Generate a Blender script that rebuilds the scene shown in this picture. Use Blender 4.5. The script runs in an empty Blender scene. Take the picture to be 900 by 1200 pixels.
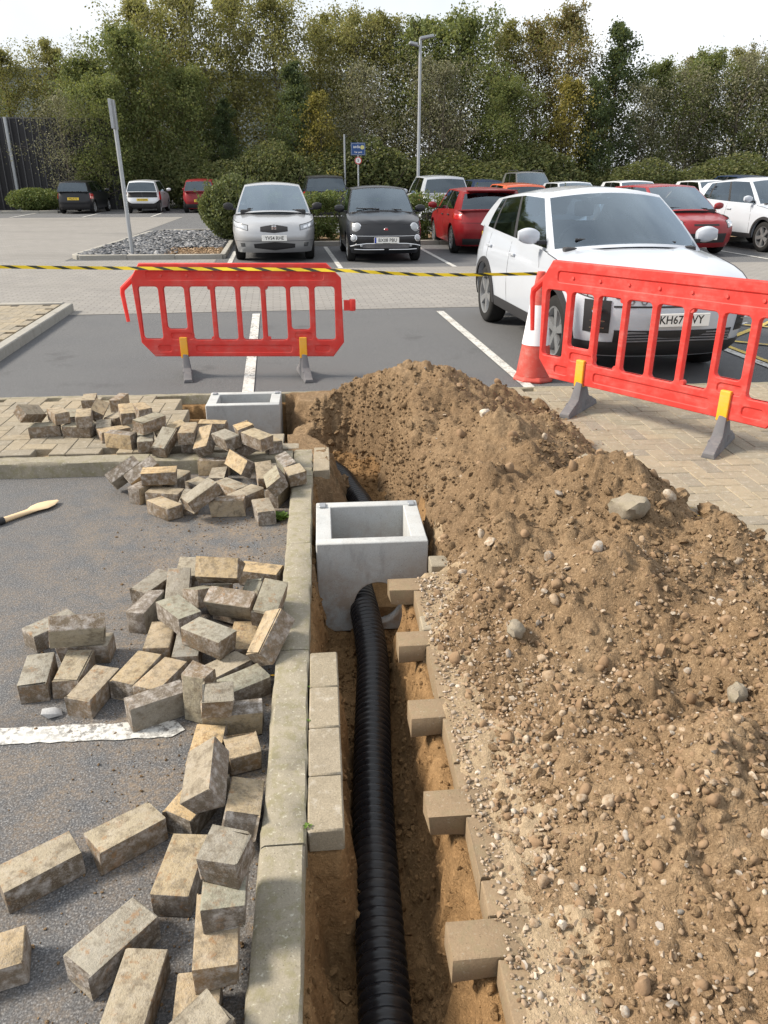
import bpy, bmesh, math, random
import numpy as np
from mathutils import Vector, Matrix, Quaternion
SC = bpy.context.scene
COL = SC.collection
RAD = math.radians
rng = np.random.default_rng(7)
random.seed(7)

# ------------------------------------------------------------------ camera
cam = bpy.data.cameras.new('camera')
cam.sensor_fit = 'VERTICAL'; cam.sensor_height = 24.0; cam.lens = 24.0 * 901 / 1200
cam.clip_start = 0.05; cam.clip_end = 2000
camo = bpy.data.objects.new('camera', cam); COL.objects.link(camo)
camo.location = (0, 0, 1.75)
camo.rotation_euler = (RAD(90) - math.atan(397 / 901), 0, RAD(-7.5))
SC.camera = camo

# ------------------------------------------------------------------ light
SUN_EL, SUN_AZ = RAD(38), RAD(-82)      # azimuth from +Y, negative = left
w = bpy.data.worlds.new('World'); SC.world = w; w.use_nodes = True
nt = w.node_tree; nt.nodes.clear()
sky = nt.nodes.new('ShaderNodeTexSky'); sky.sky_type = 'NISHITA'; sky.sun_disc = False
sky.sun_elevation = SUN_EL; sky.sun_rotation = SUN_AZ; sky.dust_density = 3.0; sky.ozone_density = 1.0
tcw = nt.nodes.new('ShaderNodeTexCoord')
nzw = nt.nodes.new('ShaderNodeTexNoise'); nzw.inputs['Scale'].default_value = 2.2; nzw.inputs['Detail'].default_value = 5
nt.links.new(tcw.outputs['Generated'], nzw.inputs['Vector'])
rmw = nt.nodes.new('ShaderNodeValToRGB'); rmw.color_ramp.elements[0].position = .25; rmw.color_ramp.elements[1].position = .5
rmw.color_ramp.elements[0].color = (.7, .7, .7, 1); rmw.color_ramp.elements[1].color = (1, 1, 1, 1)
nt.links.new(nzw.outputs['Fac'], rmw.inputs['Fac'])
mixw = nt.nodes.new('ShaderNodeMix'); mixw.data_type = 'RGBA'
nt.links.new(rmw.outputs['Color'], mixw.inputs['Factor'])
nt.links.new(sky.outputs['Color'], mixw.inputs[6]); rmw.color_ramp.elements[0].position = .38; rmw.color_ramp.elements[1].position = .56; rmw.color_ramp.elements[0].color = (.72, .72, .72, 1); mixw.inputs[7].default_value = (7.9, 8.15, 8.5, 1)   # thin bright cloud
bg = nt.nodes.new('ShaderNodeBackground'); bg.inputs['Strength'].default_value = 0.1
nt.links.new(mixw.outputs[2], bg.inputs['Color'])
ow = nt.nodes.new('ShaderNodeOutputWorld'); nt.links.new(bg.outputs[0], ow.inputs[0])
sl = bpy.data.lights.new('sun', 'SUN'); sl.energy = 4.8; sl.angle = RAD(14); sl.color = (1, .90, .76)
so = bpy.data.objects.new('sun', sl); COL.objects.link(so)
sd = Vector((math.sin(SUN_AZ) * math.cos(SUN_EL), math.cos(SUN_AZ) * math.cos(SUN_EL), math.sin(SUN_EL)))
so.rotation_euler = sd.to_track_quat('Z', 'Y').to_euler()
SC.view_settings.view_transform = 'Standard'; SC.view_settings.look = 'None'
SC.view_settings.gamma = 1; SC.view_settings.use_curve_mapping = False
SC.view_settings.exposure = 0.55

# ------------------------------------------------------------------ helpers
def tag(o, label=None, cat=None, group=None, kind=None):
    if label: o['label'] = label
    if cat: o['category'] = cat
    if group: o['group'] = group
    if kind: o['kind'] = kind
    return o
def link(o, parent=None):
    COL.objects.link(o)
    if parent is not None: o.parent = parent
    return o
def empty(name, loc=(0, 0, 0), rz=0):
    o = bpy.data.objects.new(name, None); o.empty_display_size = .1
    o.location = loc; o.rotation_euler = (0, 0, rz); return link(o)
def mesh(name, v, f, smooth=False, ang=None):
    me = bpy.data.meshes.new(name)
    v = np.asarray(v, dtype=np.float32)
    if isinstance(f, np.ndarray):
        n, k = f.shape
        me.vertices.add(len(v)); me.vertices.foreach_set('co', v.ravel())
        me.loops.add(n * k); me.loops.foreach_set('vertex_index', f.ravel().astype(np.int32))
        me.polygons.add(n); me.polygons.foreach_set('loop_start', np.arange(0, n * k, k, dtype=np.int32))
        me.update(calc_edges=True)
    else:
        me.from_pydata([tuple(map(float, p)) for p in v], [], f); me.update()
    if smooth:
        me.polygons.foreach_set('use_smooth', np.ones(len(me.polygons), dtype=bool))
        if ang: me.set_sharp_from_angle(angle=RAD(ang))
    return me
def obj(name, me, mat=None, parent=None, loc=None, rot=None):
    o = bpy.data.objects.new(name, me)
    if mat is not None and not me.materials: me.materials.append(mat)
    if loc is not None: o.location = loc
    if rot is not None: o.rotation_euler = rot
    return link(o, parent)
def copy_tree(o, parent=None):
    c = o.copy(); COL.objects.link(c); c.parent = parent
    for ch in o.children: copy_tree(ch, c)
    return c
class MB:
    """collects shapes into one mesh"""
    def __init__(s): s.v = []; s.f = []
    def add(s, v, f):
        b = len(s.v); s.v += [tuple(p) for p in v]; s.f += [tuple(i + b for i in q) for q in f]; return s
    def box(s, c, d, m=None):
        cx, cy, cz = c; hx, hy, hz = d[0] / 2, d[1] / 2, d[2] / 2
        v = [Vector((x * hx, y * hy, z * hz)) for x in (-1, 1) for y in (-1, 1) for z in (-1, 1)]
        if m: v = [m @ p for p in v]
        v = [p + Vector(c) for p in v]
        return s.add(v, [(0, 1, 3, 2), (4, 6, 7, 5), (0, 4, 5, 1), (2, 3, 7, 6), (0, 2, 6, 4), (1, 5, 7, 3)])
    def tube(s, pts, rad, n=8, cap=True):
        pts = [Vector(p) for p in pts]
        if not hasattr(rad, '__len__'): rad = [rad] * len(pts)
        rings = []; prev = None
        for i, p in enumerate(pts):
            t = (pts[min(i + 1, len(pts) - 1)] - pts[max(i - 1, 0)]).normalized()
            if prev is None: a = t.orthogonal().normalized()
            else: a = (prev - t * prev.dot(t)).normalized()
            prev = a; b = t.cross(a)
            rings.append([p + (a * math.cos(2 * math.pi * k / n) + b * math.sin(2 * math.pi * k / n)) * rad[i] for k in range(n)])
        v = [q for r in rings for q in r]; f = []
        for i in range(len(pts) - 1):
            for k in range(n):
                f.append((i * n + k, i * n + (k + 1) % n, (i + 1) * n + (k + 1) % n, (i + 1) * n + k))
        if cap: f += [tuple(range(n))[::-1], tuple((len(pts) - 1) * n + k for k in range(n))]
        return s.add(v, f)
    def lathe(s, prof, n=24, axis='Z', cap=False, m=None):
        v = []; f = []
        for (r, z) in prof:
            for k in range(n):
                a = 2 * math.pi * k / n
                p = Vector((r * math.cos(a), r * math.sin(a), z))
                if axis == 'Y': p = Vector((p.x, p.z, p.y))
                if axis == 'X': p = Vector((p.z, p.x, p.y))
                v.append(m @ p if m else p)
        for i in range(len(prof) - 1):
            for k in range(n):
                f.append((i * n + k, i * n + (k + 1) % n, (i + 1) * n + (k + 1) % n, (i + 1) * n + k))
        if cap: f += [tuple(range(n))[::-1], tuple((len(prof) - 1) * n + k for k in range(n))]
        return s.add(v, f)
    def mesh(s, name, smooth=False, ang=35, weld=0, bevel=0, seg=2):
        me = bpy.data.meshes.new(name); me.from_pydata([tuple(p) for p in s.v], [], s.f); me.update()
        bm = bmesh.new(); bm.from_mesh(me)
        if weld: bmesh.ops.remove_doubles(bm, verts=bm.verts, dist=weld)
        bmesh.ops.recalc_face_normals(bm, faces=bm.faces)
        if bevel:
            bmesh.ops.bevel(bm, geom=[e for e in bm.edges if e.is_manifold and e.calc_face_angle(0) > .5], offset=bevel, segments=seg, affect='EDGES', profile=.6, clamp_overlap=True)
        bm.to_mesh(me); bm.free()
        if smooth:
            me.polygons.foreach_set('use_smooth', np.ones(len(me.polygons), dtype=bool)); me.set_sharp_from_angle(angle=RAD(ang))
        return me
    def build(s, name, mat, parent=None, **k):
        return obj(name, s.mesh(name, **k), mat, parent)
def text_mesh(txt, size, depth=.001, squash=1.0):
    c = bpy.data.curves.new('lettering', 'FONT'); c.body = txt; c.size = size; c.extrude = depth
    c.align_x = 'CENTER'; c.align_y = 'CENTER'; c.resolution_u = 2; c.offset = size * .012
    o = bpy.data.objects.new('lettering', c); COL.objects.link(o)
    me = bpy.data.meshes.new_from_object(o); bpy.data.objects.remove(o); bpy.data.curves.remove(c)
    for v in me.vertices: v.co.x *= squash
    return me
def curve_plate(outer, holes, thick, bevel, name):
    c = bpy.data.curves.new(name, 'CURVE'); c.dimensions = '2D'; c.fill_mode = 'BOTH'
    for poly in [outer] + holes:
        sp = c.splines.new('POLY'); sp.points.add(len(poly) - 1); sp.use_cyclic_u = True
        for p, q in zip(sp.points, poly): p.co = (q[0], q[1], 0, 1)
    c.extrude = thick / 2 - bevel; c.bevel_depth = bevel; c.bevel_resolution = 1; c.offset = -bevel
    o = bpy.data.objects.new(name, c); COL.objects.link(o)
    me = bpy.data.meshes.new_from_object(o); bpy.data.objects.remove(o); bpy.data.curves.remove(c)
    for v in me.vertices: v.co = Vector((v.co.x, -v.co.z, v.co.y))
    me.polygons.foreach_set('use_smooth', np.ones(len(me.polygons), dtype=bool)); me.set_sharp_from_angle(angle=RAD(50))
    me.update(); return me
def rrect(x0, x1, y0, y1, r, n=4):
    out = []
    for cx, cy, a0 in ((x1 - r, y1 - r, 0), (x0 + r, y1 - r, 90), (x0 + r, y0 + r, 180), (x1 - r, y0 + r, 270)):
        for k in range(n + 1):
            a = RAD(a0 + 90 * k / n); out.append((cx + r * math.cos(a), cy + r * math.sin(a)))
    return out
# numpy value noise -------------------------------------------------
def _h(ix, iy, iz, seed):
    n = (ix.astype(np.int64) * 374761393 + iy.astype(np.int64) * 668265263 + iz.astype(np.int64) * 2147483647 + seed * 974711) & 0xffffffff
    n = ((n ^ (n >> 13)) * 1274126177) & 0xffffffff
    return ((n ^ (n >> 16)) & 0xffff) / 65535.0
def vnoise(x, y, z=None, seed=0):
    x = np.asarray(x, float); y = np.asarray(y, float); z = np.zeros_like(x) if z is None else np.asarray(z, float)
    ix, iy, iz = np.floor(x), np.floor(y), np.floor(z)
    fx, fy, fz = x - ix, y - iy, z - iz
    fx, fy, fz = [t * t * (3 - 2 * t) for t in (fx, fy, fz)]
    r = 0
    for dx in (0, 1):
        for dy in (0, 1):
            for dz in (0, 1):
                wgt = (fx if dx else 1 - fx) * (fy if dy else 1 - fy) * (fz if dz else 1 - fz)
                r = r + wgt * _h(ix + dx, iy + dy, iz + dz, seed)
    return r * 2 - 1
def fbm(x, y, z=None, oct=4, seed=0, gain=.5):
    r = 0; a = 1; s = 1
    for k in range(oct):
        r = r + a * vnoise(x * s + 13.7 * k, y * s + 7.1 * k, None if z is None else z * s, seed + k); a *= gain; s *= 2.03
    return r
def sstep(a, b, x):
    t = np.clip((x - a) / (b - a), 0, 1); return t * t * (3 - 2 * t)

# ------------------------------------------------------------------ materials
class NT:
    def __init__(s, name):
        s.m = bpy.data.materials.new(name); s.m.use_nodes = True; s.t = s.m.node_tree
        s.b = s.t.nodes['Principled BSDF']; s.out = s.t.nodes['Material Output']
        s.tc = s.n('ShaderNodeTexCoord'); s.geo = None
    def n(s, typ, **kw):
        nd = s.t.nodes.new(typ)
        for k, v in kw.items(): setattr(nd, k, v)
        return nd
    def l(s, a, b): s.t.links.new(a, b)
    def coord(s, kind='Object', scale=(1, 1, 1)):
        if kind == 'World':
            if not s.geo: s.geo = s.n('ShaderNodeNewGeometry')
            src = s.geo.outputs['Position']
        else: src = s.tc.outputs[kind]
        if scale == (1, 1, 1): return src
        mp = s.n('ShaderNodeMapping'); mp.inputs['Scale'].default_value = scale; s.l(src, mp.inputs['Vector']); return mp.outputs[0]
    def noise(s, scale, detail=3, rough=.55, co=None, dist=0):
        nd = s.n('ShaderNodeTexNoise'); nd.inputs['Scale'].default_value = scale; nd.inputs['Detail'].default_value = detail
        nd.inputs['Roughness'].default_value = rough; nd.inputs['Distortion'].default_value = dist
        s.l(co if co is not None else s.coord(), nd.inputs['Vector']); return nd.outputs['Fac']
    def voro(s, scale, co=None, feature='F1', out='Distance'):
        nd = s.n('ShaderNodeTexVoronoi'); nd.feature = feature; nd.inputs['Scale'].default_value = scale
        s.l(co if co is not None else s.coord(), nd.inputs['Vector']); return nd.outputs[out]
    def ramp(s, fac, stops):
        r = s.n('ShaderNodeValToRGB'); e = r.color_ramp.elements
        while len(e) < len(stops): e.new(.5)
        for el, (p, c) in zip(e, stops):
            el.position = p; el.color = c if len(c) == 4 else (*c, 1)
        s.l(fac, r.inputs['Fac']); return r.outputs['Color']
    def maprange(s, v, a, b, c, d):
        r = s.n('ShaderNodeMapRange'); r.inputs[1].default_value = a; r.inputs[2].default_value = b; r.inputs[3].default_value = c; r.inputs[4].default_value = d
        s.l(v, r.inputs[0]); return r.outputs[0]
    def mix(s, fac, a, b, mode='MIX'):
        m = s.n('ShaderNodeMix', data_type='RGBA', blend_type=mode)
        for sock, v in ((m.inputs['Factor'], fac), (m.inputs[6], a), (m.inputs[7], b)):
            if hasattr(v, 'links') or hasattr(v, 'is_linked'): s.l(v, sock)
            elif isinstance(v, (int, float)): sock.default_value = v
            else: sock.default_value = (*v, 1) if len(v) == 3 else v
        return m.outputs[2]
    def math(s, op, a, b=None):
        m = s.n('ShaderNodeMath', operation=op)
        for sock, v in ((m.inputs[0], a), (m.inputs[1], b)):
            if v is None: continue
            if isinstance(v, (int, float)): sock.default_value = v
            else: s.l(v, sock)
        return m.outputs[0]
    def rand(s, kind='object'):
        if kind == 'object':
            return s.n('ShaderNodeObjectInfo').outputs['Random']
        g = s.n('ShaderNodeNewGeometry'); return g.outputs['Random Per Island']
    def base(s, c):
        if isinstance(c, tuple): s.b.inputs['Base Color'].default_value = (*c, 1) if len(c) == 3 else c
        else: s.l(c, s.b.inputs['Base Color'])
        return s
    def set(s, **k):
        names = dict(rough='Roughness', metal='Metallic', spec='Specular IOR Level', coat='Coat Weight', coatr='Coat Roughness', trans='Transmission Weight', alpha='Alpha', ior='IOR', sheen='Sheen Weight')
        for a, v in k.items():
            sock = s.b.inputs[names[a]]
            if isinstance(v, (int, float)): sock.default_value = v
            else: s.l(v, sock)
        return s
    def bump(s, h, strength=.5, dist=.01, chain=None):
        b = s.n('ShaderNodeBump'); b.inputs['Strength'].default_value = strength; b.inputs['Distance'].default_value = dist
        s.l(h, b.inputs['Height'])
        if chain is not None: s.l(chain, b.inputs['Normal'])
        s.l(b.outputs[0], s.b.inputs['Normal']); return b.outputs[0]
M = {}
def plain(name, c, rough=.5, metal=0, coat=0, spec=.5, dirt=.12):
    n = NT(name); f = n.noise(9, 4)
    n.base(n.mix(n.maprange(f, .35, .75, 0, 1), c, tuple(x * (1 - dirt) for x in c))); n.set(rough=rough, metal=metal, coat=coat, spec=spec)
    M[name] = n.m; return n.m

def mk_asphalt():
    n = NT('asphalt'); w_ = n.coord('World')
    sp = n.noise(170, 2, .7, w_); ag = n.voro(150, w_); big = n.noise(.9, 4, .6, w_); mid = n.noise(7, 5, .65, w_)
    col = n.ramp(sp, [(.32, (.045, .047, .051)), (.50, (.118, .121, .127)), (.68, (.31, .312, .315))])
    col = n.mix(n.maprange(ag, .25, .6, 0, .5), col, (.03, .032, .037)); col = n.mix(n.maprange(big, .35, .7, 0, .35), col, (.125, .125, .125))
    # trodden sandy soil: round the dig only
    sx = n.n('ShaderNodeSeparateXYZ'); n.l(w_, sx.inputs[0])
    dx = n.maprange(n.math('ABSOLUTE', n.math('ADD', sx.outputs[0], .25)), .1, 1.7, 1, 0)
    dy = n.maprange(n.math('ABSOLUTE', n.math('SUBTRACT', sx.outputs[1], 3.2)), .9, 3.0, 1, .0)
    st = n.math('MULTIPLY', n.math('MULTIPLY', dx, dy), n.maprange(mid, .37, .62, 0, 1))
    fine = n.maprange(n.noise(60, 3, .7, w_), .42, .62, .25, 1)
    col = n.mix(n.math('MULTIPLY', n.math('MULTIPLY', st, fine), .8), col, (.25, .185, .12)); oil = n.maprange(n.noise(1.6, 4, .6, w_), .60, .70, 0, .5); col = n.mix(oil, col, (.055, .055, .058))
    n.base(col).set(rough=.88, spec=.3); n.bump(n.math('ADD', n.math('MULTIPLY', ag, .4), sp), .7, .004); M['asphalt'] = n.m
mk_asphalt()
def mk_paint(name, c):
    n = NT(name); w_ = n.coord('World')
    wear = n.maprange(n.noise(45, 5, .75, w_), .47, .57, 0, 1); d = n.noise(5, 4, .6, w_)
    wear = n.math('MULTIPLY', wear, n.maprange(d, .35, .58, .15, 1))
    col = n.mix(wear, c, (.14, .135, .13)); col = n.mix(n.maprange(d, .55, .75, 0, .45), col, (.33, .24, .16))
    n.base(col).set(rough=.8, spec=.2); n.bump(n.noise(170, 2, .7, w_), .15, .002); M[name] = n.m
mk_paint('white_paint', (.52, .52, .50)); mk_paint('yellow_paint', (.62, .45, .10))
def mk_paver(name, rnd, lo=1.0):
    n = NT(name); r = n.rand(rnd); o_ = n.coord('World')
    if rnd == 'object':
        # each block weathers in its own way
        vm = n.n('ShaderNodeVectorMath', operation='ADD'); n.l(n.coord('Object'), vm.inputs[0])
        cb = n.n('ShaderNodeCombineXYZ'); n.l(n.math('MULTIPLY', r, 37), cb.inputs[0]); n.l(n.math('MULTIPLY', r, 91), cb.inputs[1]); n.l(cb.outputs[0], vm.inputs[1]); o_ = vm.outputs[0]
    tone = n.ramp(r, [(0, (.215, .188, .14)), (.2, (.255, .218, .158)), (.38, (.205, .185, .15)), (.55, (.275, .232, .168)), (.7, (.195, .178, .148)), (.85, (.285, .238, .168)), (1, (.235, .205, .155))])
    g = n.noise(260, 2, .8, o_); b = n.noise(14, 5, .65, o_)
    col = n.mix(n.maprange(g, .45, .75, 0, .6), tone, (.45, .39, .29))
    col = n.mix(n.maprange(n.noise(190, 2, .7, o_), .55, .75, 0, .6), col, (.10, .085, .06))
    col = n.mix(n.maprange(b, .48, .72, 0, .5), col, (.17, .145, .105))
    col = n.mix(n.maprange(n.noise(33, 4, .6, o_), .56, .74, 0, .55), col, (.43, .40, .35))
    n.base(col).set(rough=.92, spec=.25)
    c1 = n.bump(g, .5, .003); n.bump(b, .35, .01, c1); M[name] = n.m
mk_paver('paver', 'object'); mk_paver('paver_many', 'island')
def mk_loose():
    # loose blocks: weathered top, lime-streaked earth-stained sides painted darker still for shade, some dark
    n = NT('loose_block'); r = n.rand()
    vm = n.n('ShaderNodeVectorMath', operation='ADD'); n.l(n.coord('Object'), vm.inputs[0])
    cb = n.n('ShaderNodeCombineXYZ'); n.l(n.math('MULTIPLY', r, 37), cb.inputs[0]); n.l(n.math('MULTIPLY', r, 91), cb.inputs[1]); n.l(n.math('MULTIPLY', r, 53), cb.inputs[2]); n.l(cb.outputs[0], vm.inputs[1]); o_ = vm.outputs[0]
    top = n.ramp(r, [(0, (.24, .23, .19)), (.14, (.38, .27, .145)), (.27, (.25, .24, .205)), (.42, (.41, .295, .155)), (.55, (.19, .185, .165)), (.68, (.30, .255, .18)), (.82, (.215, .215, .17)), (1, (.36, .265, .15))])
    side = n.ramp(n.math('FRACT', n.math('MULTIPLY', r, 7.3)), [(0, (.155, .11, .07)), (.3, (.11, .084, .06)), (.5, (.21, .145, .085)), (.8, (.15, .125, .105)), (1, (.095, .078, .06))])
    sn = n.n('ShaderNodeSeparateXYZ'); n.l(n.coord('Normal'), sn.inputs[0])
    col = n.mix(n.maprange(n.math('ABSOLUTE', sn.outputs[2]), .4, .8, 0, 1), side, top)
    g = n.noise(240, 2, .8, o_)
    col = n.mix(n.maprange(g, .50, .70, 0, .5), col, (.44, .40, .32))
    col = n.mix(n.maprange(n.noise(120, 3, .75, o_), .55, .70, 0, .5), col, (.085, .07, .055))
    lime = n.noise(1, 4, .6, n.coord('Object', (9, 9, 40))); mp = n.noise(34, 5, .7, o_)
    lime = n.math('MULTIPLY', n.maprange(mp, .45, .68, 0, .8), n.maprange(n.math('ABSOLUTE', sn.outputs[2]), .3, .7, 1, .25))
    col = n.mix(lime, col, (.43, .405, .38))
    dk = n.noise(24, 6, .75, o_)
    col = n.mix(n.maprange(dk, .48, .64, 0, .75), col, (.12, .098, .07))
    soil = n.noise(30, 4, .7, o_)
    col = n.mix(n.math('MULTIPLY', n.maprange(soil, .56, .66, 0, .8), n.maprange(n.noise(6, 2, .5, o_), .45, .6, 0, 1)), col, (.24, .145, .075))
    n.base(col).set(rough=.93, spec=.22)
    c1 = n.bump(g, .5, .003); c2 = n.bump(mp, .4, .008, c1); n.bump(n.noise(60, 3, .6, o_), .4, .005, c2); M['loose_block'] = n.m
mk_loose()
def mk_conc(name, c, lichen=0.0, dark=(.15, .14, .12), scale=1.0):
    n = NT(name); o_ = n.coord('World')
    b = n.noise(5 * scale, 5, .65, o_); g = n.noise(180, 2, .75, o_)
    col = n.mix(n.maprange(b, .4, .72, 0, .35), c, tuple(x * .72 for x in c))
    col = n.mix(n.maprange(g, .48, .75, 0, .4), col, tuple(min(1, x * 1.4) for x in c))
    col = n.mix(n.maprange(n.noise(200, 2, .7, o_), .58, .75, 0, .5), col, dark)
    st = n.noise(2.6 * scale, 5, .7, n.coord('World', (3, 3, .7)))
    col = n.mix(n.maprange(st, .55, .74, 0, .45), col, dark)
    pit_ = n.voro(95, o_); col = n.mix(n.math('MULTIPLY', n.math('LESS_THAN', pit_, .16), n.maprange(n.noise(8, 2, .5, o_), .5, .6, 0, .8)), col, tuple(x * .45 for x in c))
    if name == 'chamber_concrete':
        sz_ = n.n('ShaderNodeSeparateXYZ'); n.l(o_, sz_.inputs[0]); mud = n.math('MULTIPLY', n.maprange(n.noise(11, 5, .7, o_), .40, .62, 0, .8), n.maprange(sz_.outputs[2], -.32, .06, 1, .12)); col = n.mix(mud, col, (.26, .18, .11))
    if lichen:
        col = n.mix(n.math('MULTIPLY', n.maprange(n.noise(26, 5, .7, o_), .48, .62, 0, lichen), 1.0), col, (.185, .17, .10))
        col = n.mix(n.maprange(n.noise(70, 3, .7, o_), .60, .70, 0, lichen), col, (.44, .43, .36))
    n.base(col).set(rough=.9, spec=.25); c1 = n.bump(g, .4, .0025); n.bump(n.noise(45, 4, .6, o_), .3, .004, c1); M[name] = n.m
mk_conc('kerb_concrete', (.245, .222, .172), .7, (.075, .066, .054), 2.2); mk_conc('chamber_concrete', (.40, .415, .42), 0, (.17, .175, .175), 1.6)
mk_conc('grey_concrete', (.30, .29, .265), .2); mk_conc('soil_stained_concrete', (.225, .165, .105), .25, (.115, .08, .05), 5)
def mk_soil(name, a, b, c, bumpd=.012):
    n = NT(name); o_ = n.coord('World')
    m1 = n.noise(2.3, 5, .65, o_); m2 = n.noise(22, 5, .7, o_); m3 = n.noise(130, 3, .75, o_)
    col = n.ramp(m1, [(.3, a), (.5, b), (.72, c)])
    col = n.mix(n.maprange(m2, .42, .68, 0, .6), col, tuple(x * .55 for x in b))
    col = n.mix(n.maprange(m3, .50, .74, 0, .65), col, tuple(min(1, x * 1.5) for x in c))
    vc = n.voro(55, o_, out='Color'); vs_ = n.n('ShaderNodeSeparateXYZ'); n.l(vc, vs_.inputs[0]); col = n.mix(n.maprange(vs_.outputs[0], 0, 1, 0, .5), col, tuple(x * .62 for x in b)); vd = n.voro(55, o_)
    n.base(col).set(rough=.97, spec=.12); c0 = n.bump(vd, -.45, .014)
    c1 = n.bump(m2, .9, bumpd * 1.6, c0); n.bump(m3, .8, .007, c1); M[name] = n.m
mk_soil('trench_soil', (.19, .112, .053), (.25, .152, .072), (.30, .19, .095))
mk_soil('heap_soil', (.15, .098, .056), (.225, .152, .088), (.33, .24, .15), .018)
mk_soil('sandy_dust', (.27, .20, .125), (.33, .25, .16), (.40, .315, .215), .006)
def mk_stone():
    n = NT('stone'); r = n.rand(); r2 = n.rand('island'); o_ = n.coord('World')
    rr = n.math('FRACT', n.math('ADD', r, r2)); M_ = 0
    col = n.ramp(rr, [(0, (.20, .13, .076)), (.4, (.26, .178, .11)), (.6, (.22, .148, .088)), (.74, (.31, .235, .16)), (.88, (.36, .295, .22)), (.95, (.41, .365, .30)), (.98, (.19, .18, .165)), (1, (.47, .43, .375))])
    d = n.noise(60, 4, .7, o_); col = n.mix(n.maprange(d, .42, .62, 0, .8), col, (.21, .138, .082))
    n.base(col).set(rough=.9, spec=.25); n.bump(n.noise(140, 3, .7, o_), .5, .004); M['stone'] = n.m
mk_stone()
def mk_pale():
    n = NT('pale_gravel'); r2 = n.rand('island'); o_ = n.coord('World')
    col = n.ramp(r2, [(0, (.24, .17, .11)), (.45, (.31, .235, .165)), (.75, (.37, .305, .235)), (.93, (.45, .40, .34)), (1, (.22, .205, .19))])
    d = n.noise(60, 4, .7, o_); n.base(n.mix(n.maprange(d, .45, .65, 0, .5), col, (.28, .195, .12))).set(rough=.9, spec=.25); M['pale_gravel'] = n.m
mk_pale()
def mk_road():
    n = NT('block_paved_road'); w_ = n.coord('World')
    br = n.n('ShaderNodeTexBrick'); n.l(w_, br.inputs['Vector'])
    for k, v in (('Scale', 1.0), ('Mortar Size', .008), ('Brick Width', .21), ('Row Height', .105), ('Mortar Smooth', .2), ('Bias', 0)): br.inputs[k].default_value = v
    br.inputs['Color1'].default_value = (.195, .188, .18, 1); br.inputs['Color2'].default_value = (.245, .235, .22, 1); br.inputs['Mortar'].default_value = (.11, .10, .09, 1)
    b = n.noise(.8, 5, .65, w_); col = n.mix(n.maprange(b, .4, .7, 0, .5), br.outputs['Color'], (.19, .18, .165))
    col = n.mix(n.maprange(n.noise(60, 3, .7, w_), .45, .7, 0, .4), col, (.29, .28, .26)); col = n.mix(n.maprange(n.noise(.35, 5, .7, n.coord('World', (.4, 1, 1))), .5, .68, 0, .5), col, (.13, .125, .118))
    n.base(col).set(rough=.85, spec=.3); n.bump(br.outputs['Fac'], -.5, .006); M['block_paved_road'] = n.m
mk_road()
def mk_plastic(name, c, rough=.42, dust=.3, dustc=(.55, .47, .42)):
    n = NT(name); o_ = n.coord('Object')
    d = n.noise(7, 5, .7, o_); s = n.noise(1, 4, .7, n.coord('Object', (4, 30, 60)))
    f = n.math('MULTIPLY', n.maprange(d, .45, .72, 0, dust), n.maprange(s, .4, .65, .3, 1))
    col = n.mix(f, c, dustc); n.base(col).set(rough=n.maprange(d, .3, .7, rough, rough + .25), spec=.4); n.bump(n.noise(55, 2, .5, o_), .08, .003); M[name] = n.m
mk_plastic('red_plastic', (.74, .075, .062), .42, .5, (.70, .42, .37)); mk_plastic('yellow_plastic', (.75, .36, .02), .45)
mk_plastic('grey_rubber', (.115, .115, .125), .7, .55, (.32, .30, .28)); mk_plastic('cone_red', (.56, .085, .065), .5, .5); mk_plastic('cone_sleeve', (.72, .72, .76), .35, .35)
mk_plastic('duct_black', (.010, .011, .014), .2, .16, (.17, .125, .085))
def see_through(name, col, f):
    m = M[name]; t = m.node_tree; b = t.nodes['Principled BSDF']; tr = t.nodes.new('ShaderNodeBsdfTranslucent'); tr.inputs[0].default_value = (*col, 1); mx = t.nodes.new('ShaderNodeMixShader'); mx.inputs[0].default_value = f
    t.links.new(b.outputs[0], mx.inputs[1]); t.links.new(tr.outputs[0], mx.inputs[2]); t.links.new(mx.outputs[0], t.nodes['Material Output'].inputs['Surface'])
see_through('red_plastic', (.9, .09, .07), .4); see_through('cone_red', (.75, .10, .07), .25)
def mk_tape():
    n = NT('hazard_tape'); sx = n.n('ShaderNodeSeparateXYZ'); n.l(n.tc.outputs['UV'], sx.inputs[0])
    t = n.math('FRACT', n.math('ADD', sx.outputs[0], n.math('MULTIPLY', sx.outputs[1], .45)))
    m = n.math('GREATER_THAN', t, .60); n.base(n.mix(m, (.82, .60, .02), (.035, .04, .02))).set(rough=.35, spec=.5); M['hazard_tape'] = n.m
mk_tape()
def mk_leaf(name, cols, trans=.35, rough=.6):
    n = NT(name); r = n.rand('island')
    col = n.ramp(r, [(i / (len(cols) - 1), c) for i, c in enumerate(cols)])
    n.base(col).set(rough=rough, spec=.25)
    t = n.n('ShaderNodeBsdfTranslucent'); mx = n.n('ShaderNodeMixShader'); mx.inputs[0].default_value = trans
    n.l(n.mix(.5, col, (.16, .17, .03)), t.inputs['Color']); n.l(n.b.outputs[0], mx.inputs[1]); n.l(t.outputs[0], mx.inputs[2]); n.l(mx.outputs[0], n.out.inputs['Surface']); M[name] = n.m
mk_leaf('leaf_olive', [(.20, .21, .075), (.28, .26, .09), (.17, .185, .072), (.34, .30, .115), (.23, .23, .085)], .5)
mk_leaf('leaf_green', [(.12, .16, .055), (.17, .205, .072), (.135, .17, .062), (.25, .25, .095)], .5)
mk_leaf('leaf_dark', [(.055, .085, .038), (.075, .11, .048), (.062, .095, .042), (.11, .135, .055)], .45)
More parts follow.
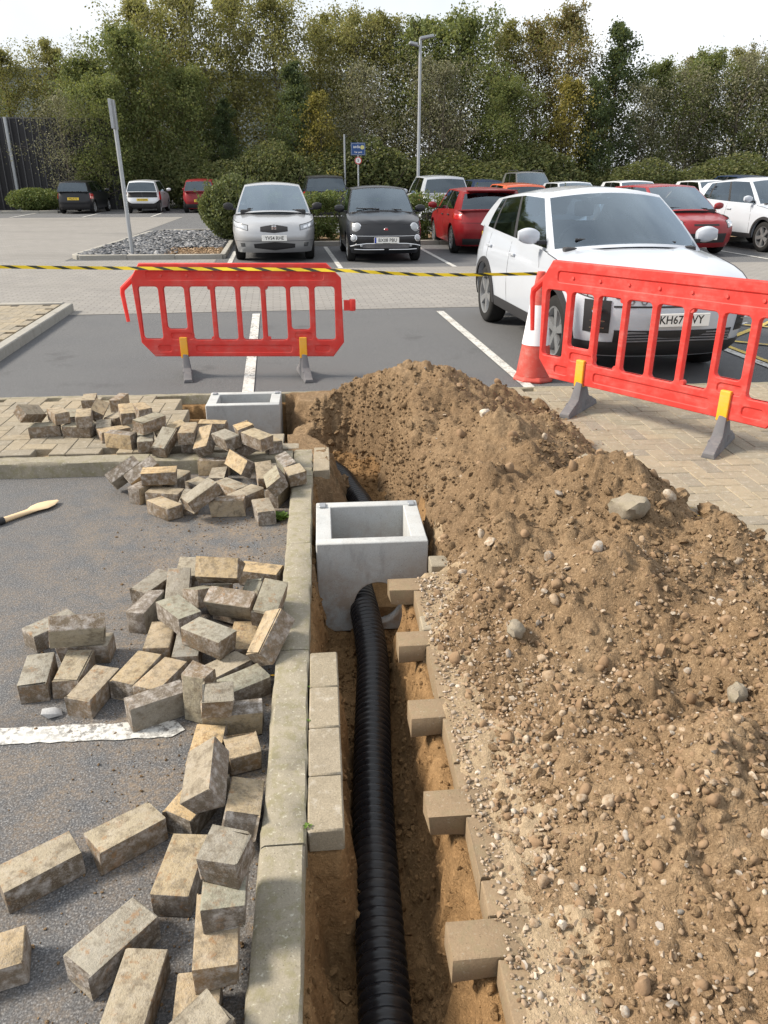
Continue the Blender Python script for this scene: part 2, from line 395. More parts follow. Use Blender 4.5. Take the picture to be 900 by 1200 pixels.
mk_leaf('leaf_under', [(.10, .135, .055), (.14, .165, .07), (.115, .145, .06), (.20, .20, .085), (.16, .165, .08)], .5)
mk_leaf('leaf_yellow', [(.29, .24, .055), (.22, .20, .06), (.34, .27, .06), (.16, .165, .06)], .45)
mk_leaf('leaf_rust', [(.25, .165, .07), (.19, .175, .07), (.27, .20, .08), (.16, .165, .065), (.20, .18, .07)], .45)
mk_leaf('leaf_grey', [(.19, .19, .12), (.25, .24, .15), (.15, .16, .10), (.22, .20, .125)])
mk_leaf('leaf_hedge', [(.085, .135, .04), (.135, .175, .056), (.068, .105, .034), (.19, .21, .077)], .4)
mk_leaf('leaf_yew', [(.10, .135, .05), (.15, .175, .07), (.075, .105, .042), (.21, .22, .10)], .4)
mk_leaf('leaf_weed', [(.10, .19, .03), (.15, .25, .045), (.08, .15, .03)])
mk_leaf('leaf_fallen', [(.45, .26, .03), (.5, .33, .05)], .1)
def mk_bark():
    n = NT('bark'); o_ = n.coord('Object', (6, 6, 1.2)); b = n.noise(3, 5, .7, o_)
    n.base(n.ramp(b, [(.3, (.05, .043, .034)), (.6, (.12, .105, .085)), (.8, (.20, .185, .16))])).set(rough=.9, spec=.2); n.bump(b, .5, .02); M['bark'] = n.m
mk_bark()
def mk_paintcar(name, c, metal=0.0, rough=.32):
    n = NT(name); fl = n.noise(900, 1, .5)
    col = n.mix(n.maprange(fl, .4, .6, 0, .12 if metal else .03), c, tuple(min(1, x * 1.5 + .02) for x in c))
    d = n.maprange(n.noise(3, 4, .6), .45, .75, 0, .06 if sum(c) > .2 else .008); col = n.mix(d, col, (.3, .27, .24))
    n.base(col).set(rough=rough, metal=metal, coat=.8 if sum(c) > .5 else .28, coatr=.06, spec=.5 if sum(c) > .5 else .3); M[name] = n.m
mk_paintcar('paint_white', (.43, .465, .52)); mk_paintcar('paint_silver', (.36, .37, .385), .55, .38); mk_paintcar('paint_black', (.008, .009, .012)); mk_paintcar('paint_red', (.20, .008, .012), .1)
mk_paintcar('paint_maroon', (.22, .014, .018)); mk_paintcar('paint_orange', (.55, .10, .035)); mk_paintcar('paint_darkblue', (.012, .025, .06)); mk_paintcar('paint_palesilver', (.62, .64, .67), .2); mk_paintcar('paint_grey', (.11, .115, .12), .2)
plain('black_trim', (.018, .018, .020), .55, spec=.4); plain('tyre', (.018, .018, .018), .85, spec=.2); plain('alloy', (.30, .31, .32), .4, .7); plain('chrome', (.72, .73, .75), .12, 1.0)
plain('interior', (.03, .03, .033), .8); plain('seat_cloth', (.09, .09, .095), .9); plain('plate_white', (.80, .80, .77), .4); plain('plate_yellow', (.80, .56, .06), .4); plain('plate_ink', (.01, .01, .01), .5)
plain('plate_blue', (.015, .05, .35), .4); plain('badge_red', (.35, .02, .03), .3); plain('galvanised', (.36, .38, .40), .45, .6); plain('sign_blue', (.012, .06, .20), .45); plain('sign_white', (.75, .75, .75), .45); plain('sign_red', (.5, .03, .03), .45); plain('sign_yellow', (.6, .55, .2), .45)
plain('fence_black', (.011, .011, .014), .6); plain('fence_rib', (.075, .075, .08), .6); plain('pale_wall', (.55, .56, .57), .7); plain('wall_cladding', (.24, .27, .265), .5); plain('wall_base', (.17, .20, .19), .6); plain('wood_pale', (.62, .46, .28), .6); plain('wood_dark', (.10, .075, .055), .8)
def mk_slate():
    n = NT('slate_chip'); r = n.rand('island'); n.base(n.ramp(r, [(0, (.05, .055, .062)), (.5, (.10, .105, .115)), (.85, (.19, .195, .205)), (1, (.30, .30, .31))])).set(rough=.6, spec=.4); M['slate_chip'] = n.m
    n = NT('bark_chip'); r = n.rand('island'); n.base(n.ramp(r, [(0, (.16, .10, .055)), (.6, (.27, .19, .12)), (1, (.38, .29, .20))])).set(rough=.9, spec=.2); M['bark_chip'] = n.m
mk_slate()
def mk_glass(name, tint, ref=1.0, clear=.35):
    n = NT(name); n.t.nodes.remove(n.b)
    tr = n.n('ShaderNodeBsdfTransparent'); tr.inputs[0].default_value = (*tint, 1)
    gl = n.n('ShaderNodeBsdfGlossy'); gl.inputs['Roughness'].default_value = .03; gl.inputs['Color'].default_value = (.74, .88, 1, 1)
    fr = n.n('ShaderNodeFresnel'); fr.inputs[0].default_value = 1.75
    mx = n.n('ShaderNodeMixShader'); n.l(n.math('MINIMUM', n.math('ADD', n.math('MULTIPLY', fr.outputs[0], ref), .03), 1.0), mx.inputs[0]); n.l(tr.outputs[0], mx.inputs[1]); n.l(gl.outputs[0], mx.inputs[2])
    n.l(mx.outputs[0], n.out.inputs['Surface']); M[name] = n.m
mk_glass('windscreen_glass', (.74, .86, .92), 1.8); mk_glass('side_glass', (.30, .34, .35), 1.2); mk_glass('lamp_glass', (.85, .87, .9), 1.0)
def mk_lamp(name, c, rough=.15):
    n = NT(name); n.base(c).set(rough=rough, coat=1, coatr=.03, spec=.6); M[name] = n.m
mk_lamp('lamp_red', (.36, .012, .012)); mk_lamp('lamp_clear', (.30, .32, .345), .08); mk_lamp('lamp_dark', (.05, .055, .06)); mk_lamp('lamp_amber', (.5, .2, .02))
# ------------------------------------------------------------------ the dig's own axes: u across the trench, v along it
TH = math.atan2(.202, 3.825); TO = (-.1584, 1.084)
CT, ST = math.cos(TH), math.sin(TH)
def T(u, v, z=0.0): return (TO[0] + u * CT + v * ST, TO[1] - u * ST + v * CT, z)
def UV(x, y): return ((x - TO[0]) * CT - (y - TO[1]) * ST, (x - TO[0]) * ST + (y - TO[1]) * CT)
FW = 0.10      # footway level above the asphalt
def t_grid(u0, u1, v0, v1, z): return [T(u0, v0, z), T(u1, v0, z), T(u1, v1, z), T(u0, v1, z)]

# ground: one sheet to the horizon with an opening where the trench is dug
gm = MB(); Q = [(0, 1, 2, 3)]
for r in ((-400, -1.05, -60, 700), (.95, 400, -60, 700), (-1.05, .95, 5.12, 700), (-1.05, .95, -60, -.72), (-1.05, .06, -.72, 3.66)):
    gm.add(t_grid(*r, 0), Q)
tag(gm.build('ground', M['asphalt'], weld=.0005), kind='structure')

# painted bay lines and the block-paved road beyond
def sheet(name, poly, z, mat, kind='structure'):
    return tag(obj(name, mesh(name, [(x, y, z) for x, y in poly], [tuple(range(len(poly)))]), M[mat]), kind=kind)
sheet('road', [(-60, 11.25), (-2.9, 11.0), (60, 10.6), (60, 16.1), (-60, 16.1)], .004, 'block_paved_road')
sheet('side_road', [(-60, 16.1), (-1.35, 16.1), (-1.35, 18.2), (-4.6, 18.2), (-4.0, 36.8), (-60, 36.8)], .004, 'block_paved_road')
def line(x0, y0, x1, y1, wd=.1, mat='white_paint', z=.009, n=1):
    d = Vector((x1 - x0, y1 - y0)); p = Vector((-d.y, d.x)).normalized() * wd / 2
    return sheet('bay_line', [(x0 - p.x, y0 - p.y), (x1 - p.x, y1 - p.y), (x1 + p.x, y1 + p.y), (x0 + p.x, y0 + p.y)], z, mat)
def worn_line(a, b, wd):
    a = Vector(a); b = Vector(b); d = b - a; p = Vector((-d.y, d.x)).normalized(); V_ = []; n = 400
    for i in range(n + 1):
        t = i / n; q = a + d * t; e1 = wd / 2 + .004 * float(fbm(np.array([t * 107]), np.array([1.0]), oct=3, seed=1)[0]); e2 = wd / 2 + .004 * float(fbm(np.array([t * 107]), np.array([9.0]), oct=3, seed=2)[0])
        if i > n - 4: e1 -= .010 * (i - n + 4); e2 -= .012 * (i - n + 4)
        V_ += [(q.x - p.x * e1, q.y - p.y * e1, .004), (q.x + p.x * e2, q.y + p.y * e2, .004)]
    tag(obj('bay_line', mesh('bay_line', V_, [(2 * i, 2 * i + 2, 2 * i + 3, 2 * i + 1) for i in range(n)]), M['white_paint']), kind='structure')
line(-.32, 6.4, -.33, 10.75); line(2.16, 6.4, 2.18, 10.65); line(1.24, 16.05, 1.23, 21); line(3.57, 16.05, 3.60, 21); line(-1.02, 16.05, -1.02, 20)
line(6.0, 16.05, 6.0, 21); line(8.4, 16.05, 8.4, 21); line(10.8, 16.05, 10.8, 21); line(13.2, 16.05, 13.2, 21)
worn_line((-4.4, 2.46), (-.40, 2.19), .085); line(4.75, 6.45, 4.75, 10.5)
line(-8.3, 37, -8.3, 41); line(-5.4, 37, -5.4, 41); line(-11.3, 37, -11.3, 41); line(-2.6, 37, -2.6, 41)
for a in ((4.85, 6.55, 6.9, 8.3), (4.85, 8.1, 6.9, 9.85), (4.85, 8.3, 6.9, 6.6), (4.85, 6.5, 4.85, 10.2), (4.85, 9.85, 6.9, 8.1)): line(*a, .07, 'yellow_paint', .013 + .004 * (a[1] > a[3]))

# ------------------------------------------------------------------ pit outline (u, v) and soil heap heights
PIT = np.array([(.13, -.72), (.13, .50), (.215, .51), (.215, 1.40), (.135, 1.42), (.135, 3.30), (.238, 3.31), (.238, 3.78), (.125, 3.95), (.11, 4.22), (.0, 4.26), (-.02, 4.06),
                (-.50, 4.08), (-.52, 4.34), (-.72, 4.36), (-.74, 4.74), (-.92, 4.76), (-.92, 5.10), (-.03, 5.10), (-.01, 4.86), (.2, 4.72), (.45, 4.66), (.73, 4.35), (.76, 3.2), (.72, 2.0), (.565, 1.92), (.565, -.72)])
def sdist(px, py, poly=PIT):
    d = np.full(np.shape(px), 1e9); ins = np.zeros(np.shape(px), bool); n = len(poly)
    for i in range(n):
        ax, ay = poly[i]; bx, by = poly[(i + 1) % n]; ex, ey = bx - ax, by - ay
        t = np.clip(((px - ax) * ex + (py - ay) * ey) / (ex * ex + ey * ey), 0, 1)
        d = np.minimum(d, (px - ax - t * ex) ** 2 + (py - ay - t * ey) ** 2)
        c = ((ay > py) != (by > py)) & (px < (bx - ax) * (py - ay) / (by - ay + 1e-12) + ax); ins ^= c
    d = np.sqrt(d); return np.where(ins, d, -d)     # positive inside
RIDGE = [(.66, 5.50, .37, .60), (.86, 5.46, .42, .52), (1.08, 5.2, .40, .50), (1.22, 4.6, .27, .50), (1.30, 3.9, .27, .50), (1.36, 3.2, .25, .46), (1.50, 2.5, .22, .38), (1.45, 1.95, .16, .28), (1.33, 1.5, .15, .28), (1.40, .7, .15, .28)]
PEAKS = [(.93, 5.0, .36, .62), (1.55, 5.3, .27, .5), (1.28, 4.25, .42, .72), (1.06, 3.62, .35, .72), (1.50, 3.25, .48, .72), (1.80, 2.75, .36, .66), (1.26, 2.50, .41, .74), (1.60, 2.05, .38, .66), (1.05, 1.98, .22, .62), (1.12, 1.50, .35, .74), (1.50, 1.50, .34, .6), (1.1, 1.0, .21, .5), (.92, 2.4, .085, .22), (.90, 1.9, .08, .2), (.86, 1.4, .075, .2), (.85, .9, .07, .18), (.95, 2.55, .23, .60), (.97, 3.05, .24, .62), (1.6, 4.6, .26, .6)]
def heap(x, y, noise=True):
    x = np.asarray(x, float); y = np.asarray(y, float)
    if noise:
        wx = x + .06 * fbm(x * 3, y * 3, seed=5); wy = y + .06 * fbm(x * 3, y * 3, seed=9)
    else: wx, wy = x, y
    acc = np.zeros(x.shape)
    def put(h):
        nonlocal acc; acc = acc + np.exp(np.clip(h, -1, 1) * 26)
    for i in range(len(RIDGE) - 1):
        ax, ay, ah, asl = RIDGE[i]; bx, by, bh, bs = RIDGE[i + 1]; ex, ey = bx - ax, by - ay
        t = np.clip(((wx - ax) * ex + (wy - ay) * ey) / (ex * ex + ey * ey), 0, 1)
        d = np.sqrt((wx - ax - t * ex) ** 2 + (wy - ay - t * ey) ** 2)
        put(ah + (bh - ah) * t - (asl + (bs - asl) * t) * d)
    for px, py, h, s in PEAKS: put(h - s * np.sqrt((wx - px) ** 2 + (wy - py) ** 2))
    h = np.log(acc) / 26 - .035
    if noise: h = h + .040 * fbm(x * 3.6, y * 3.6, oct=3, seed=21) * np.clip(h * 6, 0, 1) + .034 * (np.abs(fbm(x * 9, y * 9, oct=4, seed=3, gain=.6)) - .25) * np.clip(h * 9 + .1, 0, 1)
    return h

# trench and bedding soil
du, dv = .012, .015
us = np.arange(-1.15, 1.04, du); vs = np.arange(-.78, 5.18, dv)
U, V = np.meshgrid(us, vs); sd0 = sdist(U, V)
sd = sd0 + .016 * fbm(U * 9, V * 9, oct=4, seed=2) * (sd0 > -.05)
inw = sstep(-.005, .055, sd)
floor = -.365 + .02 * fbm(U * 6, V * 6, oct=4, seed=8) + (.10 * (1 - sstep(.015, .075, sd)) + .25 * (1 - sstep(.0, .125 + .04 * fbm(U * 5, V * 5, oct=2, seed=15), sd)) * (U > .41) * (V < 1.95)) + .05 * sstep(.3, 1, fbm(U * 2.1, V * 2.1, oct=2, seed=4)) * (1 - sstep(.05, .2, sd))
far = sstep(3.9, 4.6, V) * sstep(-.1, .1, U); floor = floor + far * .16 + .04 * far * fbm(U * 7, V * 7, oct=3, seed=14)
Z = .016 * (1 - inw) + floor * inw + inw * .016 * fbm(U * 22, V * 22, oct=3, seed=44, gain=.65); Z = np.where((U < .045) & (V < 3.68), -.06, Z)
disp = .026 * inw * sstep(-.34, -.2, Z)
U2 = U + disp * fbm(V * 11, Z * 16, U * 5, oct=3, seed=31); V2 = V + disp * fbm(U * 11, Z * 16, V * 5, oct=3, seed=37)
X = TO[0] + U2 * CT + V2 * ST; Y = TO[1] - U2 * ST + V2 * CT
def grid_faces(ny, nx):
    i = np.arange((ny - 1) * (nx - 1)); r, c = i // (nx - 1), i % (nx - 1); a = r * nx + c
    return np.stack([a, a + 1, a + nx + 1, a + nx], 1)
tr = obj('trench', mesh('trench', np.stack([X, Y, Z], -1).reshape(-1, 3), grid_faces(*U.shape), True), M['trench_soil'])
tag(tr, kind='structure')

# spoil heap
A_ = .107
gx = np.arange(.0, 2.75, .0135); gy = np.arange(.35, 6.25, .0165)
GX, GY = np.meshgrid(gx, gy); GU, GV = UV(GX, GY)
HP = heap(GX, GY); psd = sdist(GU, GV)
HZ = FW + HP + .011 * fbm(GX * 30, GY * 30, oct=3, seed=77, gain=.7) * (HP > 0)
dust = .009 * np.clip(1 + HP / .17, 0, 1) + .005 * fbm(GX * 7, GY * 7, oct=4, seed=55) - .0030 - .0055 * sstep(.72, .60, GU) * (GV < 2.2) - .006 * (GX > 1.5)
HZ = np.where(HP < .002, np.where(HP > -.17, FW + np.clip(dust, -.02, .02), FW - .04), HZ)
ew = .06 + .13 * sstep(2.95, 3.3, GV); edge = np.clip((psd + .03 * fbm(GU * 8, GV * 8, oct=3, seed=41) + .012) / ew, 0, 1)
HZ = HZ * (1 - edge) + (-.55) * edge + edge * (1 - edge) * .42 * fbm(GX * 14, GY * 14, oct=3, seed=78)
HZ = np.where((GU < .575) & (GV < 1.95), np.where((GU > .47) & (((GV - .105) / A_) % 4 < 1), HZ, -.7), HZ)
hm = mesh('spoil_heap', np.stack([GX, GY, HZ], -1).reshape(-1, 3), grid_faces(*GX.shape), True); hm.materials.append(M['heap_soil']); hm.materials.append(M['sandy_dust'])
hf = HP + .02 * fbm(GX * 9, GY * 9, oct=3, seed=66); hm.polygons.foreach_set('material_index', ((hf[:-1, :-1] < .012) & (GU[:-1, :-1] > .4) & (psd[:-1, :-1] < 0)).astype(np.int32).ravel())
ho = obj('spoil_heap', hm)
tag(ho, 'long brown heap of excavated soil and gravel alongside the open trench', 'soil heap')

# ------------------------------------------------------------------ footway: herringbone blocks, kerbs
def chipped(l, seed, half=False):
    r = random.Random(seed); bm = bmesh.new(); bmesh.ops.create_cube(bm, size=1)
    for v in bm.verts: v.co = Vector((v.co.x * l, v.co.y * .1, v.co.z * .08))
    bmesh.ops.bevel(bm, geom=bm.edges[:], offset=.0045, segments=2, affect='EDGES', profile=.55)
    bmesh.ops.triangulate(bm, faces=[f for f in bm.faces if len(f.verts) > 4])
    for v in bm.verts:
        j = .0012
        if half and v.co.x > l * .3: j = .006
        v.co += Vector((r.uniform(-j, j), r.uniform(-j, j), r.uniform(-j, j)))
    for _ in range(r.randint(3, 7)):       # broken arrises
        c = Vector((r.choice((-1, 1)) * l / 2, r.choice((-1, 1)) * .05, r.choice((-1, 1)) * .04)); q = r.randint(0, 2)
        c[q] *= r.uniform(-.7, 1)
        for v in bm.verts:
            if (v.co - c).length < r.uniform(.012, .03): v.co = v.co.lerp(Vector((0, 0, 0)), r.uniform(.05, .14))
    me = bpy.data.meshes.new('paving_block'); bm.to_mesh(me); bm.free()
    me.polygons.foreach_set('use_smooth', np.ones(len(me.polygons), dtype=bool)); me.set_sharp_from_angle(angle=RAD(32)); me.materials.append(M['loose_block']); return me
foot = tag(empty('footway', T(0, 0, 0)), kind='structure')
def blk(l, w_, d, bev=.006, name='paver', wob=0.0, seed=0):
    m = MB(); m.box((0, 0, 0), (l, w_, d)); me = m.mesh(name, True, 40, bevel=bev, seg=1)
    if wob:
        r = random.Random(seed)
        for v in me.vertices: v.co += Vector((r.uniform(-wob, wob), r.uniform(-wob, wob), r.uniform(-wob, wob)))
    return me
A = .107; BL, BW, BT = .2122, .1054, .08
pav_me = blk(BL, BW, BT, .004); pav_me.materials.append(M['paver']); dusty_all = [chipped(.204, 70 + k) for k in range(5)]
for q_ in dusty_all:
    q_.materials.clear(); q_.materials.append(M['soil_stained_concrete'])
    for v_ in q_.vertices: v_.co = Vector((v_.co.x * 1.025, v_.co.y * 1.03, v_.co.z))
def in_pit_box(u0, u1, v0, v1, m=.012):
    a, b = np.meshgrid(np.linspace(u0 + m, u1 - m, 6), np.linspace(v0 + m, v1 - m, 6)); return bool((sdist(a, b) > .004).any())
cand = []
for i in range(-34, 46):
    for j in range(-9, 50):
        r = (i - j) % 4
        if r == 0: u0, v0, lu, lv = .462 + i * A, .105 + j * A, 2 * A, A
        elif r == 3: u0, v0, lu, lv = .462 + i * A, .105 + j * A, A, 2 * A
        else: continue
        u1, v1 = u0 + lu, v0 + lv
        if v1 > 5.135: continue
        if u0 < .40:
            if v0 < 3.70 or u1 > .13: continue
            if in_pit_box(u0, u1, v0, v1): continue
        else:
            if v1 < -.45: continue
            if i == 0 and r == 3 and v0 < 1.95: continue        # lifted: only the header ends stick out as teeth
            if v0 > 1.9 and in_pit_box(u0, u1, v0, v1, .05): continue
        cu, cv = (u0 + u1) / 2, (v0 + v1) / 2; x, y, _ = T(cu, cv)
        hh = heap(np.array([T(a, b)[0] for a in (u0, cu, u1) for b in (v0, cv, v1)]), np.array([T(a, b)[1] for a in (u0, cu, u1) for b in (v0, cv, v1)]))
        if hh.min() > .035 and not (.5 < u0 < .80 and 3.0 < cv < 4.5): continue
        cand.append((math.hypot(x, y) + (3 if hh.mean() > .01 else 0), cu, cv, r))
cand.sort()
many = MB()
for k, (d, cu, cv, r) in enumerate(cand):
    dz = random.uniform(-.002, .002); ro = Matrix.Rotation((0 if r == 0 else math.pi / 2) - TH + random.gauss(0, .006), 4, 'Z') @ Matrix.Rotation(random.gauss(0, .006), 4, 'X') @ Matrix.Rotation(random.gauss(0, .005), 4, 'Y')
    p = T(cu, cv, FW - BT / 2 + dz)
    if k < 300:
        o = bpy.data.objects.new('paver', dusty_all[k % 5] if (.4 < cu < .95 and cv < 4.6) else pav_me); link(o, foot)
        o.matrix_local = foot.matrix_basis.inverted() @ Matrix.Translation(p) @ ro
    else:
        m = Matrix.Translation(p) @ ro
        many.add([m @ v.co for v in pav_me.vertices], [tuple(q.vertices) for q in pav_me.polygons])
me = mesh('paver', many.v, many.f); o = obj('paver_field', me, M['paver_many'], foot); o.matrix_parent_inverse = foot.matrix_basis.inverted(); tag(o, kind='stuff')
# sand bed under the far part of the footway
bed = MB().add(t_grid(-5, -1.0, 3.66, 5.2, .055), Q).add(t_grid(1.0, 6, -.6, 5.2, .055), Q)
o = bed.build('bedding_sand', M['sandy_dust'], foot); o.matrix_parent_inverse = foot.matrix_basis.inverted()
def fchild(name, me, mat, p, extra=0.0, tilt=0.0, turn=0.0):
    o = bpy.data.objects.new(name, me)
    if not me.materials: me.materials.append(mat)
    link(o, foot); o.matrix_local = foot.matrix_basis.inverted() @ Matrix.Translation(p) @ Matrix.Rotation(-TH + extra + turn, 4, 'Z') @ Matrix.Rotation(tilt, 4, 'Y'); return o
# kerb row of stretcher blocks along the trench, what is left of it
st_me = blk(.102, .2135, BT, .005); st_me.materials.append(M['paver'])
for v in [.62 + .2155 * k for k in range(4)] + [3.42, 3.636]: fchild('paver', st_me, None, T(.1795, v, FW - BT / 2 + random.uniform(-.003, .003)), random.gauss(0, .008), random.gauss(0, .01))
# kerb stones beside the trench (about 0.915 m) and along the bay end
def kerb_mesh(ln, wd=.124, h=.22, seed=0):
    m = MB(); n = 14; pr = [(-wd / 2, -h), (wd / 2, -h), (wd / 2, -.006), (wd / 2 - .006, 0), (-wd / 2 + .016, 0), (-wd / 2 + .004, -.008), (-wd / 2, -.025)]
    r = random.Random(seed); v = []; f = []; k = len(pr)
    for i in range(n + 1):
        y = -ln / 2 + ln * i / n
        for j, (x, z) in enumerate(pr): 
            jit = .0034 if 0 < i < n else .0015
            v.append((x + r.uniform(-jit, jit), y, z + r.uniform(-jit, jit) * .7))
    for i in range(n):
        for j in range(k): f.append((i * k + j, i * k + (j + 1) % k, (i + 1) * k + (j + 1) % k, (i + 1) * k + j))
    f += [tuple(range(k))[::-1], tuple(n * k + j for j in range(k))]
    m.add(v, f); return m.mesh('kerb_stone', True, 38)
for k, (a, b) in enumerate(((-.9, .468), (.472, 1.392), (1.396, 2.31), (2.314, 3.225), (3.229, 3.575))):
    fchild('kerb_stone', kerb_mesh(b - a, seed=k), M['kerb_concrete'], T(.062, (a + b) / 2, FW + random.uniform(-.002, .003)), random.gauss(0, .002))
cm = kerb_mesh(.124, seed=50)
fchild('kerb_stone', cm, M['kerb_concrete'], T(.062, 3.64, FW + .001))
for k in range(5):
    o = fchild('kerb_stone', kerb_mesh(.911, seed=20 + k), M['kerb_concrete'], T(-.46 - .915 * k, 3.641, FW + random.uniform(-.002, .002)), 0, 0, math.pi / 2)
ed_me = None
for k in range(12):      # flat edging at the far side
    u = -4.6 + .915 * k
    o = fchild('edging_stone', kerb_mesh(.911, .06, .15, seed=40 + k), M['kerb_concrete'], T(u, 5.185, FW - .006), 0, 0, -math.pi / 2)

# ------------------------------------------------------------------ the two precast chambers
def chamber(u0, u1, v0, v1, ztop, zbot, hole, label):
    root = empty('inspection_chamber', T((u0 + u1) / 2, (v0 + v1) / 2, zbot), -TH)
    W_, D_, H_ = u1 - u0, v1 - v0, ztop - zbot; t1, t2 = .078, .062
    ol = rrect(-W_ / 2, W_ / 2, 0, H_, .006, 2)
    hs = []
    if hole:
        cx, cz, r = hole; hs = [[(cx + r * math.cos(a), cz + r * math.sin(a)) for a in np.linspace(0, 2 * math.pi, 28, endpoint=False)]]
    fr = obj('front_wall', curve_plate(ol, hs, t2, .006, 'front_wall'), M['chamber_concrete'], root, (0, -D_ / 2 + t2 / 2, 0))
    obj('back_wall', curve_plate(ol, hs, t2, .006, 'back_wall'), M['chamber_concrete'], root, (0, D_ / 2 - t2 / 2, 0))
    for s in (-1, 1):
        m = MB(); m.box((s * (W_ / 2 - t1 / 2), 0, H_ / 2 - .0012), (t1 - .001, D_ - 2 * t2 + .012, H_ - .004)); m.build('side_wall', M['chamber_concrete'], root, bevel=.004, seg=1)
        m = MB(); m.box((s * (W_ / 2 - .035), D_ / 2 - .05, H_ + .004), (.035, .05, .012)); m.build('lid_fixing', M['galvanised'], root, bevel=.003, seg=1)
    m = MB(); m.box((0, 0, .05), (W_ - 2 * t1 + .01, D_ - 2 * t2 + .01, .10)); m.build('silt_bed', M['trench_soil'], root)
    return tag(root, label, 'chamber', 'precast drainage chambers')
chamber(.148, .690, 2.245, 2.755, FW + .025, -.37, (.026, .156, .116), 'pale concrete inspection chamber with the black duct entering its front')
chamber(-.705, -.140, 4.735, 5.125, FW + .02, -.36, None, 'pale concrete inspection chamber set in the paving below the white bay line')

# corrugated duct
def duct(name, pts, r, label, pitch=.033):
    P_ = [Vector(p) for p in pts]; out = []
    for i in range(len(P_) - 1):        # Catmull-Rom
        p0, p1, p2, p3 = P_[max(i - 1, 0)], P_[i], P_[i + 1], P_[min(i + 2, len(P_) - 1)]
        for t in np.linspace(0, 1, 60, endpoint=False):
            out.append(.5 * ((2 * p1) + (p2 - p0) * t + (2 * p0 - 5 * p1 + 4 * p2 - p3) * t * t + (3 * p1 - p0 - 3 * p2 + p3) * t ** 3))
    out.append(P_[-1]); L = [0.0]
    for a, b in zip(out, out[1:]): L.append(L[-1] + (b - a).length)
    sm = []; rr = []; s = 0; step = pitch / 8
    co = np.array([tuple(p) for p in out]); tot = L[-1]; nS = int(tot / step)
    ss = np.linspace(0, tot, nS); xyz = np.stack([np.interp(ss, L, co[:, k]) for k in range(3)], 1)
    prof = [1, 1.0, .99, .95, .875, .86, .90, .97]
    rad = [r * prof[k % 8] for k in range(nS)]
    m = MB(); m.tube([tuple(p) for p in xyz], rad, 28)
    return tag(m.build(name, M['duct_black'], None, smooth=True, ang=60), label, 'duct')
zc = -.282
duct('corrugated_duct', [T(.315, -.75, zc), T(.318, -.1, zc), T(.324, .45, zc), T(.333, .85, zc), T(.350, 1.2, zc + .002), T(.374, 1.55, zc + .006), T(.390, 1.80, zc + .02), T(.388, 2.02, zc + .030), T(.376, 2.25, zc + .034), T(.360, 2.46, zc + .034)], .073, 'long black corrugated duct lying along the trench into the front of the chamber')
duct('corrugated_duct', [T(.44, 2.62, -.23), T(.45, 2.85, -.225), T(.455, 3.2, -.24), T(.44, 3.55, -.25), T(.38, 3.85, -.26), T(.30, 4.2, -.27), T(.12, 4.55, -.28), T(-.1, 4.8, -.28)], .073, 'short black corrugated duct curving out behind the chamber')

